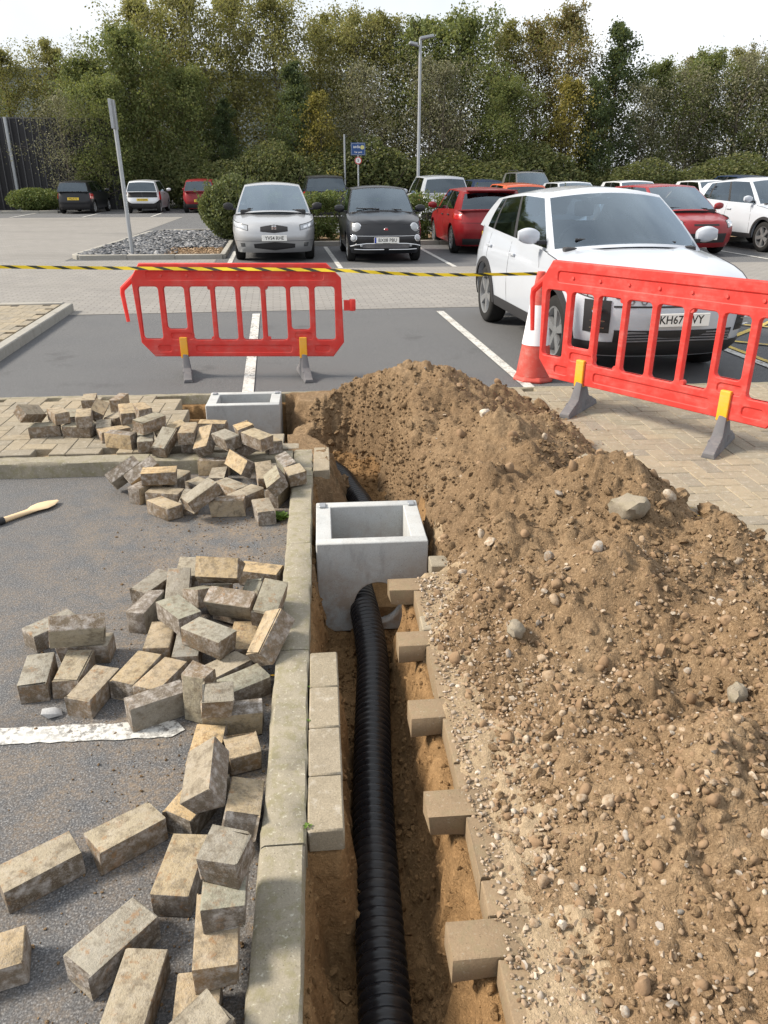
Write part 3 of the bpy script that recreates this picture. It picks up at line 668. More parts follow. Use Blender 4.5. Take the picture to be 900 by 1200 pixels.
# ------------------------------------------------------------------ loose paving blocks
BRICKS = [('F1',0,(-0.7792, 1.338, 0.04),(0.0, 0.9939, 0.1102, 0.0)),
('F2',0,(-0.7169, 1.6039, 0.04),(0.0, 0.9607, 0.2776, 0.0)),
('F3',0,(-0.5079, 1.6954, 0.04),(0.0, 0.9583, 0.2858, 0.0)),
('F4',0,(-0.4806, 1.3506, 0.04),(0.0, 0.9186, 0.3953, 0.0)),
('F5',0,(-0.4071, 1.207, 0.04),(0.0, -0.648, 0.7617, -0.0)),
('F6',0,(-0.2651, 1.1324, 0.04),(0.0, -0.6985, 0.7156, -0.0)),
('F7',0,(-0.2697, 1.0304, 0.12),(0.0, 0.9298, 0.3681, 0.0)),
('F9',0,(-0.2221, 1.2761, 0.12),(0.0, 0.6942, 0.7198, 0.0)),
('F10',0,(-0.1998, 1.3577, 0.2),(0.0, 0.7069, 0.7073, 0.0)),
('F11',1,(-0.1953, 1.3652, 0.28),(0.0, -0.5848, 0.8112, -0.0)),
('F12',0,(-0.34, 1.5447, 0.04),(0.0, -0.6397, 0.7686, -0.0)),
('E1',0,(-0.2872, 1.7848, 0.1477),(0.2137, -0.6678, 0.7, -0.1357)),
('E2',0,(-0.1822, 1.7254, 0.0738),(0.1695, 0.6719, -0.721, 0.0065)),
('E3',0,(-0.3205, 1.7989, 0.0399),(0.0, 0.8656, 0.5008, 0.0)),
('E4',0,(-0.3068, 2.0098, 0.04),(0.0, -0.672, 0.7405, -0.0)),
('E5',1,(-0.1937, 1.9935, 0.0421),(0.0153, -0.9955, -0.0937, -0.0033)),
('E6',0,(-0.2312, 2.1551, 0.0499),(0.707, 0.707, 0.0103, 0.0103)),
('E7',1,(-0.2776, 2.138, 0.1486),(0.0413, -0.9958, -0.0465, 0.0669)),
('E8',0,(-0.216, 2.3467, 0.0399),(0.0, 0.9663, 0.2575, 0.0)),
('E9',0,(-0.4991, 2.2653, 0.05),(0.691, -0.691, -0.1501, 0.1501)),
('E10',0,(-0.3451, 2.2516, 0.1),(0.3548, 0.6117, 0.3548, -0.6117)),
('E11',0,(-0.5049, 2.4167, 0.04),(0.0, 0.8564, 0.5163, 0.0)),
('D1',0,(-0.6002, 2.4697, 0.04),(0.0, -0.5564, 0.8309, -0.0)),
('D3',0,(-0.7405, 2.3952, 0.04),(0.0, -0.5757, 0.8177, -0.0)),
('D4',0,(-0.8365, 2.516, 0.04),(0.0, -0.6787, 0.7344, -0.0)),
('D5',0,(-0.9617, 2.5073, 0.04),(-0.0, 0.742, -0.6704, 0.0)),
('D6',0,(-0.8277, 2.682, 0.04),(0.0, 0.9995, -0.033, 0.0)),
('D7',0,(-0.834, 2.6368, 0.1533),(0.5726, 0.8079, 0.1385, 0.0144)),
('D8',0,(-0.9929, 2.8344, 0.04),(0.0, 0.9309, 0.3653, 0.0)),
('C1',0,(-0.3244, 3.0238, 0.1716),(0.3501, -0.9282, 0.1112, -0.0591)),
('C2',0,(-0.5102, 3.053, 0.071),(0.0889, -0.7015, 0.6952, 0.1296)),
('C2b',0,(-0.488, 3.2609, 0.04),(0.0, -0.706, 0.7082, -0.0)),
('C3',0,(-0.6319, 3.1423, 0.04),(0.0, 0.8687, 0.4954, 0.0)),
('C4',0,(-0.6304, 2.9255, 0.05),(0.4179, -0.4179, 0.5704, -0.5704)),
('C5',0,(-0.4696, 2.7511, 0.1222),(0.0139, 0.8825, -0.47, 0.0148)),
('C6',0,(-0.3366, 2.5662, 0.1218),(0.0136, 0.9408, -0.3387, -0.0004)),
('C7',0,(-0.5412, 2.6887, 0.04),(0.0, -0.6915, 0.7224, -0.0)),
('C8',0,(-0.4268, 2.6147, 0.04),(0.0, -0.6999, 0.7143, -0.0)),
('C9',0,(-0.2818, 2.4426, 0.04),(0.0, 0.9452, 0.3265, 0.0)),
('C10',0,(-0.2589, 2.7838, 0.1421),(0.5201, 0.8318, -0.1643, -0.1027)),
('C11',0,(-0.239, 2.8642, 0.0509),(0.0808, 0.962, -0.2582, -0.0372)),
('C12',0,(-0.1057, 2.7403, 0.1554),(0.0476, -0.6001, 0.7896, 0.1187)),
('C13',0,(-0.1065, 2.5005, 0.1482),(0.3384, -0.4088, 0.8394, -0.1174)),
('C14',0,(-0.1571, 3.1995, 0.04),(0.0, 0.9836, -0.1802, 0.0)),
('C15',1,(-0.1682, 2.9724, 0.076),(0.2303, -0.8968, 0.2709, -0.2633)),
('C16',0,(-0.214, 2.6421, 0.0399),(0.0, -0.677, 0.736, -0.0)),
('C17',0,(-0.3735, 2.9679, 0.0818),(0.1767, 0.9011, 0.3878, -0.0798)),
('B1',0,(-0.3505, 4.017, 0.05),(0.7071, -0.7071, 0.0022, -0.0022)),
('B2',0,(-0.1511, 3.9404, 0.04),(-0.0, 0.7702, -0.6378, 0.0)),
('B3',0,(-0.4861, 3.9894, 0.1337),(0.055, -0.9388, -0.2895, -0.1784)),
('A23',0,(-0.6976, 4.0537, 0.04),(-0.0, 0.9142, -0.4053, 0.0)),
('B5',0,(-0.5649, 4.1393, 0.04),(0.0, -0.6881, 0.7257, -0.0)),
('B6',0,(-0.7167, 4.2321, 0.04),(0.0, 0.9887, -0.1498, 0.0)),
('A24',0,(-0.7475, 4.3104, 0.1395),(0.0, 1.0, 0.0095, 0.0)),
('B8',0,(-0.691, 4.4728, 0.0396),(0.0, 0.8531, 0.5218, 0.0)),
('B9',0,(-0.4655, 4.6794, 0.0505),(0.706, -0.706, 0.0396, -0.0396)),
('B10',0,(-0.2971, 4.4916, 0.1265),(0.4437, -0.7723, 0.4221, -0.1686)),
('B11',0,(-0.1466, 4.3412, 0.1048),(0.0773, -0.7343, 0.6713, 0.0654)),
('B12',0,(-0.1813, 4.5447, 0.259),(0.0424, -0.8978, 0.4382, -0.0102)),
('B13',0,(-0.3789, 4.671, 0.2237),(0.0511, -0.8623, 0.4999, -0.0617)),
('B14',1,(-0.2645, 4.6847, 0.2769),(0.0637, -0.9779, -0.1733, -0.098)),
('B15',0,(-0.2305, 4.6993, 0.1782),(0.0757, -0.9694, -0.1187, -0.2013)),
('B16',0,(-0.629, 4.8386, 0.22),(0.0, -0.6923, 0.7216, -0.0)),
('B17',0,(-0.6232, 4.9104, 0.14),(0.0, 0.7372, 0.6757, 0.0)),
('B18',0,(-0.5152, 4.7706, 0.1931),(0.2777, -0.5808, 0.7651, 0.0123)),
('B19',0,(-0.5081, 5.2284, 0.14),(0.0, 0.9955, -0.0942, 0.0)),
('B21',1,(0.0337, 4.1675, 0.1589),(0.0895, -0.9858, -0.134, -0.0462)),
('B22',0,(-0.0083, 4.3187, 0.16),(0.6438, -0.478, 0.3622, -0.4753)),
('B23',0,(-0.0584, 4.4778, 0.0519),(0.0628, -0.7826, 0.6194, -0.0023)),
('B24',0,(-0.1242, 4.813, 0.14),(0.0, 0.5083, 0.8612, 0.0)),
('B25',0,(-0.0775, 4.0813, 0.1616),(0.2385, -0.7093, 0.6288, -0.2114)),
('B26',0,(-0.0681, 4.1736, 0.0499),(0.592, 0.592, 0.3867, 0.3867)),
('B27',0,(-0.2551, 4.1632, 0.0403),(0.0, 0.9192, 0.3938, 0.0)),
('B28',0,(-0.343, 4.2919, 0.04),(0.0, 0.9164, -0.4003, 0.0)),
('B29',0,(-0.432, 4.4899, 0.04),(0.0, 0.719, 0.695, 0.0)),
('B30',0,(-0.516, 4.3316, 0.04),(0.0, 0.9169, -0.3992, 0.0)),
('A1',0,(-1.6431, 5.3132, 0.1398),(-0.0, 0.9977, 0.0681, 0.0)),
('A2',0,(-1.7367, 5.3493, 0.2475),(0.1987, -0.8137, -0.4671, 0.2832)),
('A3',0,(-1.5557, 5.3641, 0.2206),(0.0126, 0.8622, -0.5061, 0.0166)),
('A4',0,(-1.5163, 5.5565, 0.14),(-0.0, 0.8084, -0.5886, 0.0)),
('A5',0,(-1.3685, 5.288, 0.2195),(-0.0, 0.768, -0.6405, 0.0)),
('A6',0,(-1.4098, 5.2792, 0.1398),(-0.0, 0.992, -0.1263, 0.0)),
('A7',0,(-1.4937, 6.0043, 0.14),(0.0, 0.6643, 0.7475, 0.0)),
('A8',0,(-1.3207, 5.5021, 0.2083),(0.1151, 0.6834, -0.6792, -0.2415)),
('A9',0,(-1.0897, 5.3255, 0.2292),(0.0198, -0.7886, 0.6126, 0.0496)),
('A10',0,(-1.1861, 5.4972, 0.1399),(0.0, 0.85, 0.5268, 0.0)),
('A11',0,(-1.253, 5.9108, 0.15),(0.4559, -0.4559, 0.5405, -0.5405)),
('A12',0,(-1.0577, 5.6949, 0.14),(0.0, 0.5348, 0.8449, 0.0)),
('A13',0,(-0.8942, 5.0195, 0.2463),(0.0418, -0.9003, -0.4332, 0.0092)),
('A14',0,(-0.7651, 5.0543, 0.1679),(0.05, -0.9689, -0.2036, -0.1313)),
('A15',0,(-0.9177, 4.9433, 0.14),(-0.0, 0.7506, -0.6607, 0.0)),
('A16',0,(-1.0809, 4.9919, 0.15),(0.691, -0.691, 0.1502, -0.1502)),
('A17',0,(-1.1581, 5.1606, 0.14),(0.0, 0.9717, 0.2364, 0.0)),
('A18',0,(-1.2486, 5.294, 0.14),(-0.0, 0.7643, -0.6448, 0.0)),
('A19',0,(-0.9744, 4.4603, 0.1138),(0.4203, 0.8464, 0.1041, 0.31)),
('A20',0,(-0.8613, 4.4347, 0.1171),(0.409, 0.8558, 0.0481, 0.3131)),
('A25',0,(-0.7789, 4.8188, 0.1779),(0.1447, -0.559, 0.8027, 0.1495)),
('A21',0,(-0.8387, 4.3186, 0.0499),(0.6202, 0.6202, 0.3396, 0.3396))]
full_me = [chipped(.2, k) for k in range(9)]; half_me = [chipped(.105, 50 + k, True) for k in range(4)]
PILE = {'A': ('on the footway paving', 'blocks heaped on the footway'), 'B': ('in the kerb corner pile', 'blocks piled in the kerb corner'), 'C': ('in the pile opposite the chamber', 'blocks piled by the middle kerb'),
        'D': ('by the painted line end', 'blocks spread by the painted line'), 'E': ('in the kerb stack past the line', 'blocks stacked past the line'), 'F': ('across the kerb from the cut-off paver row', 'blocks along the near kerb')}
UNIQUE = {'E9': 'tan paving block propped on edge over the end of the white line', 'D7': 'grey block resting tilted across two others left of the painted line end', 'B1': 'tan paving block standing on edge at the front of the kerb corner pile',
          'C1': 'large pale block tilted on top of the pile opposite the chamber', 'F4': 'long weathered block lying alone at an angle on the bare asphalt', 'E1': 'grey block leaning steeply between two others against the kerb', 'F5': 'sandy block caked with soil lying beside the long weathered block',
          'B14': 'dark half block perched on top of the kerb corner pile', 'A1': 'block lying apart at the outer end of the scatter on the footway'}
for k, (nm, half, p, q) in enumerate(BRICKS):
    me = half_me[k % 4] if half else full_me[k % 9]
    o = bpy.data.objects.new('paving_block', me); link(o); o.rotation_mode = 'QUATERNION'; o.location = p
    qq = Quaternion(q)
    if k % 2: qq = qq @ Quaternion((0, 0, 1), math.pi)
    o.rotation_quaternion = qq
    nz = max((abs((qq @ Vector(a)).z), i) for i, a in enumerate(((1, 0, 0), (0, 1, 0), (0, 0, 1))))
    pose = ['standing on end', 'turned on edge', 'lying flat'][nz[1]] if nz[0] > .985 else 'tilted'
    where, grp = PILE[nm[0]]
    if nm in ('A19', 'A20'): where, grp, pose = 'against the footway kerb face', 'blocks leaning on the kerb face', 'leaning'
    if nm in ('A21', 'A23', 'A24'): where, grp = PILE['B']
    pose += {'C': '', 'D': ''}.get(nm[0], '')
    lab = UNIQUE.get(nm) or ('broken half paving block ' if half else 'weathered buff paving block ') + pose + ' ' + where
    tag(o, lab, 'paving block', None if nm in UNIQUE else grp + ', ' + ('half ' if half else '') + pose)

# ------------------------------------------------------------------ stones and clods on the heap
def rock_me(seed, sub=1, name='stone', ang=True, rough=.22):
    r = random.Random(seed); bm = bmesh.new(); bmesh.ops.create_icosphere(bm, subdivisions=sub, radius=1)
    s = Vector((r.uniform(.8, 1.2), r.uniform(.65, 1), r.uniform(.5, .85)))
    ph = [Vector((r.gauss(0, 1), r.gauss(0, 1), r.gauss(0, 1))).normalized() for _ in range(9)]; off = [r.uniform(.5, .85) for _ in ph]
    for v in bm.verts:
        p = v.co.copy()
        for d, o_ in zip(ph, off):          # flat broken faces
            t = p.dot(d)
            if t > o_: p -= d * (t - o_) * .85
        p *= 1 + r.uniform(-rough, rough) * .35
        v.co = Vector((p.x * s.x, p.y * s.y, p.z * s.z))
    me = bpy.data.meshes.new(name); bm.to_mesh(me); bm.free()
    me.polygons.foreach_set('use_smooth', np.ones(len(me.polygons), dtype=bool)); me.set_sharp_from_angle(angle=RAD(48)); return me
R1 = [rock_me(k, 1) for k in range(10)]; R2 = [rock_me(100 + k, 2) for k in range(10)]
def surf_z(x, y):
    h = heap(x, y); u, v = UV(x, y); ps = sdist(u, v)
    base = np.where(h > .002, FW + h, FW); return base, h, ps, u, v
def scatter(n, xr, yr, accept, seed):
    g = np.random.default_rng(seed); x = g.uniform(*xr, n); y = g.uniform(*yr, n); z, h, ps, u, v = surf_z(x, y); k = accept(x, y, h, ps, u, v, g); return x[k], y[k], z[k], h[k]
def stone_field(name, xs, ys, zs, size, meshes, mat, seed, sink=.25, kind='stuff'):
    g = np.random.default_rng(seed); V_ = []; F_ = []; nb = 0
    arr = [(np.array([v.co[:] for v in m.vertices]), np.array([p.vertices[:] for p in m.polygons])) for m in meshes]
    for k in range(len(xs)):
        v, f = arr[k % len(arr)]; e = g.uniform(0, 6.283, 3); c, s_ = np.cos(e), np.sin(e)
        Rz = np.array([[c[0], -s_[0], 0], [s_[0], c[0], 0], [0, 0, 1]]); Rx = np.array([[1, 0, 0], [0, c[1], -s_[1]], [0, s_[1], c[1]]])
        V_.append(v @ (Rz @ Rx).T * size[k] + [xs[k], ys[k], zs[k] + size[k] * (.6 - sink * 2)]); F_.append(f + nb); nb += len(v)
    me = mesh(name, np.concatenate(V_), np.concatenate(F_), True); me.set_sharp_from_angle(angle=RAD(50)); return tag(obj(name, me, M[mat]), kind=kind)
def on_heap(x, y, h, ps, u, v, g):
    near = np.clip(1.25 - y * .16, .25, 1) * np.clip(.25 + 1.5 * (fbm(x * 2.6, y * 2.6, oct=3, seed=88) * .5 + .5), .12, 1) * np.clip(1.25 - h * 1.9, .3, 1)
    return (h > .0) & (ps < .0) & (g.random(len(x)) < near) & ~((u < .6) & (v < 1.95))
def fringe(x, y, h, ps, u, v, g):      # spilt gravel on the paving beside the heap
    left = (u > .50) & (x < 1.2) & (h < .01) & (h > -.13); right = (x > 1.2) & (h < .01) & (h > -.16)
    dens = np.where(left, np.clip(1 + h * 6, .15, 1), np.clip(.5 + h * 3.5, 0.02, .5)); return (ps < -.02) & (left | right) & (g.random(len(x)) < dens) & (v < 5.1)
x, y, z, h = scatter(34000, (.3, 2.6), (.55, 6.1), on_heap, 31)
stone_field('heap_crumbs', x, y, z, np.clip(np.random.default_rng(33).lognormal(math.log(.0078), .55, len(x)), .003, .032), R1, 'heap_soil', 34)
x, y, z, h = scatter(7500, (.3, 2.6), (.55, 6.1), on_heap, 1)
stone_field('heap_gravel', x, y, z, np.random.default_rng(3).lognormal(math.log(.0062), .42, len(x)), R1, 'stone', 4)
x, y, z, h = scatter(11000, (.45, 1.9), (.55, 2.7), on_heap, 11)
stone_field('heap_pebbles', x, y, z, np.clip(np.random.default_rng(13).lognormal(math.log(.0080), .42, len(x)), .003, .017), R1, 'stone', 14)
x, y, z, h = scatter(15000, (.3, 3.2), (.6, 5.9), fringe, 5)
stone_field('spilt_gravel', x, y, z, np.clip(np.random.default_rng(6).lognormal(math.log(.0042), .45, len(x)), .0015, .011), R1, 'stone', 7, sink=.08)
x, y, z, h = scatter(13000, (.42, 1.15), (.62, 3.1), lambda x, y, h, ps, u, v, gg: (ps < -.02) & (u > .49) & (h < .11) & (h > -.25) & (gg.random(len(x)) < np.where(h < 0, .75, .4 - h * 2)) & ~((u < .575) & (((v - .105) / A) % 4 > 1)), 71)
stone_field('pale_gravel', x, y, z + .002, np.clip(np.random.default_rng(72).lognormal(math.log(.0048), .5, len(x)), .002, .0125), R1, 'pale_gravel', 73, sink=.24)
# crumbs in the trench and around the loose blocks
g = np.random.default_rng(60); x = g.uniform(-.1, 1.2, 26000); y = g.uniform(.5, 5.9, 26000); u, v = UV(x, y); ps = sdist(u, v); k = ps > .004
u, v, ps, x, y = u[k], v[k], ps[k], x[k], y[k]
iu = np.clip(((u - us[0]) / du).astype(int), 0, len(us) - 1); iv = np.clip(((v - vs[0]) / dv).astype(int), 0, len(vs) - 1)
stone_field('trench_crumbs', X[iv, iu], Y[iv, iu], Z[iv, iu], np.clip(g.lognormal(math.log(.0065), .55, len(x)), .003, .028), R1, 'trench_clod' if 'trench_clod' in M else 'trench_soil', 61)
x = g.normal(-.25, .3, 2600); y = g.uniform(1.0, 4.5, 2600); u, v = UV(x, y); k = (u < -.008) & (v < 3.55)
stone_field('soil_crumbs', x[k], y[k], np.zeros(k.sum()), np.clip(g.lognormal(math.log(.0028), .5, k.sum()), .001, .008), R1, 'heap_soil', 62, sink=.1)
m_ = np.argwhere((edge > .02) & (edge < .93) & (GV > 2.8) & (HP > 0)); m_ = m_[g.choice(len(m_), min(2600, len(m_)), False)]
stone_field('slope_clods', GX[m_[:, 0], m_[:, 1]], GY[m_[:, 0], m_[:, 1]], HZ[m_[:, 0], m_[:, 1]], np.clip(g.lognormal(math.log(.011), .5, len(m_)), .004, .035), R1, 'heap_soil', 63)
# the biggest stones and clods one by one
g = np.random.default_rng(90)
x, y, z, h = scatter(2600, (.5, 2.4), (.62, 5.9), lambda x, y, h, ps, u, v, gg: ((h > -.05) & (ps < -.03) & (u > .66)), 91)
sz = np.clip(g.lognormal(math.log(.0125), .35, len(x)), .008, .032) * np.clip(.75 + y * .12, .8, 1.3)
idx = np.argsort(-sz / np.hypot(x, y))[:290]
for m_ in R2: m_.materials.append(M['stone'])
for n_, k in enumerate(idx):
    o = bpy.data.objects.new('stone', R2[n_ % 10]); link(o); s_ = sz[k]; o.scale = (s_, s_, s_); o.rotation_euler = tuple(g.uniform(0, 6.28, 3)); o.location = (x[k], y[k], z[k] + s_ * .22)
    if h[k] > .003: tag(o, 'rounded stone half sunk in the brown spoil heap', 'stone', 'stones on the spoil heap')
    else: tag(o, 'loose stone lying on the paving at the foot of the spoil heap', 'stone', 'stones beside the spoil heap')
clod = [rock_me(300 + k, 3, 'clod', rough=.5) for k in range(4)]
for c in clod: c.materials.append(M['heap_soil'])
def big(x, y, s, k, label, me=None, cat='clod', sink=.3):
    zz, hh, *_ = surf_z(np.array([x]), np.array([y])); o = bpy.data.objects.new(cat, me or clod[k % 4]); link(o); o.scale = (s, s * .9, s * .8); o.rotation_euler = (.3 * k, .2 * k, 1.1 * k); o.location = (x, y, float(zz[0]) + s * (.55 - sink)); return tag(o, label, cat)
grey_rock = [rock_me(400 + k, 3, 'rock', rough=.3) for k in range(3)]
mk_conc('grey_rock', (.23, .20, .155), .25, (.09, .085, .08), 3); mk_conc('pale_rock', (.52, .46, .38), .0, (.3, .27, .22), 3); mk_conc('broken_concrete', (.42, .42, .42), 0, (.2, .2, .2), 3)
for m_, q in zip(grey_rock, ('grey_rock', 'grey_rock', 'pale_rock')): m_.materials.append(M[q])
big(.80, 2.33, .055, 1, 'grey brown rock sitting at the left foot of the heap beside the jagged paving', grey_rock[0], 'rock', .1)
big(1.47, 2.95, .10, 2, 'large brown clod of compacted earth near the right shoulder of the heap', grey_rock[1], 'clod')
big(2.02, 3.52, .10, 3, 'big earth clod at the heap edge on the clean paving side', cat='clod')
big(2.17, 3.45, .085, 1, 'second earth clod touching the big one at the heap edge', cat='clod')
big(1.92, 5.42, .075, 5, 'crumbly earth clod on the paving near the traffic cone', cat='clod')
big(1.82, 5.55, .05, 2, 'smaller clod beside the crumbly clod near the traffic cone', cat='clod')
big(1.37, 1.83, .052, 4, 'brown and dark blue flint lump low on the near mound', grey_rock[0], 'rock')
big(.585, 1.21, .019, 6, 'single pale angular pebble lying on the sandy paving beside the trench', grey_rock[2], 'rock', .1)
big(2.05, 2.85, .06, 3, 'rounded clod by itself where the heap meets the clean paving', cat='clod')
big(1.72, 4.05, .065, 2, 'pale grey flint lying high on the right slope of the heap', grey_rock[1], 'rock')
big(1.2, 4.4, .06, 1, 'whitish flint embedded in the middle of the heap', grey_rock[2], 'rock')
o = obj('concrete_fragment', rock_me(500, 1, 'concrete_fragment'), M['broken_concrete'], None, (-.872, 2.325, .016), (.1, .2, .35)); o.scale = (.042, .028, .024)
tag(o, 'small pale concrete fragment lying alone on the asphalt above the painted line', 'fragment')
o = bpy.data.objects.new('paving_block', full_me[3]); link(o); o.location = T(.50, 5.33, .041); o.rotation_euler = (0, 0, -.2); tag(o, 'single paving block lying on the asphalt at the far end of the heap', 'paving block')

# wooden handle at the left edge of the bay
wr = empty('wooden_tool', (-1.49, 4.13, 0), math.atan2(.242, .23))
def blade():
    v = []; f = []; sec = [(-.10, .017, .016), (-.02, .018, .014), (.05, .024, .012), (.09, .042, .010), (.14, .056, .008), (.19, .044, .006), (.235, .012, .004)]; n = 12
    for x_, a, b in sec:
        for k in range(n): v.append((x_, a * math.cos(6.2832 * k / n) + (.012 if x_ > .06 else 0), b * math.sin(6.2832 * k / n) + .018))
    for i in range(len(sec) - 1):
        for k in range(n): f.append((i * n + k, i * n + (k + 1) % n, (i + 1) * n + (k + 1) % n, (i + 1) * n + k))
    f += [tuple(range(n))[::-1], tuple((len(sec) - 1) * n + k for k in range(n))]; return mesh('blade', v, f, True, 60)
obj('blade', blade(), M['wood_pale'], wr)
MB().tube([(-.135, 0, .018), (-.10, 0, .018)], .0215, 16).build('collar', M['black_trim'], wr, smooth=True)
MB().tube([(-.6, 0, .018), (-.135, 0, .018)], .016, 16).build('shaft', M['sign_white'], wr, smooth=True)
tag(wr, 'pale wooden paddle ended tool with a black collar lying on the asphalt', 'tool')

# weeds
def weed(x, y, z, n, s, label, seed):
    r = random.Random(seed); m = MB()
    for k in range(n):
        a = r.uniform(0, 6.28); l = s * r.uniform(.5, 1.1); up = r.uniform(.3, 1.1); d = Vector((math.cos(a), math.sin(a), up)).normalized(); sdv = d.cross(Vector((0, 0, 1))).normalized() * l * .28
        b = Vector((r.gauss(0, s * .25), r.gauss(0, s * .25), 0)); t = b + d * l; mid = b + d * l * .55 + Vector((0, 0, l * .08)); m.add([b, mid - sdv, t - Vector((0, 0, l * .1)), mid + sdv], [(0, 1, 2, 3)])
    o = obj('weed', mesh('weed', m.v, m.f), M['leaf_weed'], None, (x, y, z)); return tag(o, label, 'weed', None)
weed(*T(-.055, 2.83, 0), 46, .055, 'bright green leafy weed growing at the foot of the kerb', 1)
weed(*T(.126, .53, FW), 14, .013, 'tiny green weed in the joint at the end of the paver row', 2)
weed(*T(.126, .98, FW), 10, .009, 'tiny weed in the joint halfway along the paver row', 3)
weed(*T(.126, 1.16, FW), 9, .008, 'smallest weed tuft in the joint nearer the chamber', 4)
r = random.Random(5)
for k, (x_, y_) in enumerate(((2.10, 3.42), (1.93, 3.2), (-.12, 2.36), (-.29, 1.93), (-.10, 2.44))):
    zz = float(surf_z(np.array([x_]), np.array([y_]))[0][0]) if x_ > 0 else 0
    o = obj('fallen_leaf', mesh('fallen_leaf', [(0, -.018, .004), (.012, 0, .010), (0, .02, .004), (-.012, 0, .002)], [(0, 1, 2), (0, 2, 3)]), M['leaf_fallen'], None, (x_, y_, zz + .012), (0, 0, r.uniform(0, 6)))
    tag(o, 'small yellow fallen leaf ' + ('on the earth clods at the heap edge' if x_ > 0 else 'on the asphalt by the kerb'), 'leaf', 'fallen leaves ' + ('on the heap' if x_ > 0 else 'by the kerb'))
# ------------------------------------------------------------------ red plastic barriers
bX = lambda q: (q - 458) / 386; bZ = lambda q: 1.02 - (q - 45) / 390
def barrier_meshes():
    outer = [(bX(128), bZ(45)), (bX(770), bZ(45)), (bX(820), bZ(95)), (bX(826), bZ(318)), (bX(788), bZ(368)), (bX(150), bZ(368)), (bX(106), bZ(318)), (bX(96), bZ(95))]
    sl = [(115, 185, 305), (203, 275, 270), (292, 365, 308), (380, 452, 308), (468, 540, 308), (556, 628, 308), (642, 708, 272), (727, 797, 308)]
    slots = [rrect(bX(a), bX(b), bZ(c), bZ(123), .028) for a, b, c in sl]
    loz = [rrect(bX(a), bX(b), bZ(d), bZ(c), .018) for a, b, c, d in ((165, 210, 328, 350), (300, 640, 328, 352), (725, 775, 328, 350), (215, 290, 284, 306), (655, 715, 284, 306), (150, 760, 72, 100))]
    core = curve_plate(outer, slots, .034, .008, 'panel'); skin = curve_plate(outer, slots + loz, .050, .007, 'panel')
    bm = bmesh.new(); bm.from_mesh(core); bm.from_mesh(skin)
    me = bpy.data.meshes.new('panel'); bm.to_mesh(me); bm.free(); me.polygons.foreach_set('use_smooth', np.ones(len(me.polygons), dtype=bool)); me.set_sharp_from_angle(angle=RAD(45)); return me
def build_barrier(loc, rz, label):
    root = empty('safety_barrier', loc, rz)
    obj('panel', barrier_me, M['red_plastic'], root)
    for cx in (bX(256), bX(681)):       # stiffening lumps in the slots and feet
        f = MB()
        pr = [(-.27, .0), (.27, .0), (.27, .03), (.10, .10), (.045, .215), (-.045, .215), (-.10, .10), (-.27, .03)]
        n = len(pr); w2 = .036
        def wq(z): return .042 if z < .02 else (.034 if z < .12 else .024)
        f.add([(-wq(z), y, z) for y, z in pr] + [(wq(z), y, z) for y, z in pr], [tuple(range(n)), tuple(range(n, 2 * n))[::-1]] + [(i, (i + 1) % n, n + (i + 1) % n, n + i) for i in range(n)])
        o = f.build('foot', M['grey_rubber'], root, bevel=.006, seg=2, smooth=True); o.location = (cx, 0, 0); o.rotation_euler = (0, 0, .25)
        rb = MB()
        for s in (-1, 1): rb.box((s * .033, .10, .055), (.012, .12, .05)).box((s * .033, -.10, .055), (.012, .12, .05))
        o2 = rb.build('foot_rib', M['grey_rubber'], o, bevel=.003, seg=1)
        y = MB(); y.box((0, 0, .275), (.068, .084, .19)); o = y.build('foot_clip', M['yellow_plastic'], root, bevel=.006); o.location = (cx, 0, 0)
    for zx, zy in ((363, 127), (558, 127), (363, 304), (560, 304)):
        lm = MB(); lm.lathe([(.0, -.021), (.017, -.021), (.019, -.014), (.019, .014), (.017, .021), (0, .021)], 12, 'Y', m=Matrix.Translation((bX(zx), 0, bZ(zy))))
        lm.build('connector_boss', M['red_plastic'], root, smooth=True)
    h = MB(); h.tube([(bX(110), 0, bZ(88)), (bX(60), 0, bZ(132)), (bX(58), 0, bZ(150)), (bX(66), 0, bZ(245))], [.026, .024, .020, .016], 10); h.build('hook_arm', M['red_plastic'], root, smooth=True)
    l = MB(); l.box((bX(842), 0, bZ(188)), (.07, .036, .09)).lathe([(0, -.05), (.026, -.05), (.03, -.04), (.03, .04), (.026, .05), (0, .05)], 14, m=Matrix.Translation((bX(858), 0, bZ(187)))); l.build('locking_lug', M['red_plastic'], root, smooth=True)
    for k in range(7 if True else 0):
        d = MB(); d.lathe([(0, -.026), (.011, -.026), (.013, -.018), (.013, .018), (.011, .026), (0, .026)], 10, 'Y'); o = d.build('rivet_boss', M['red_plastic'], root, smooth=True); o.location = (bX(200 + 88 * k), 0, bZ(86))
    return tag(root, label, 'barrier', 'red safety barriers')
barrier_me = barrier_meshes()
build_barrier((-.38, 7.255, 0.0), RAD(-7.5), 'red plastic safety barrier on two grey feet across the empty bay')
rb_ = build_barrier((2.49, 4.97, FW), RAD(-57.8), 'red plastic safety barrier standing on the footway before the white car'); rb_.scale = (1.025, 1, 1.045)

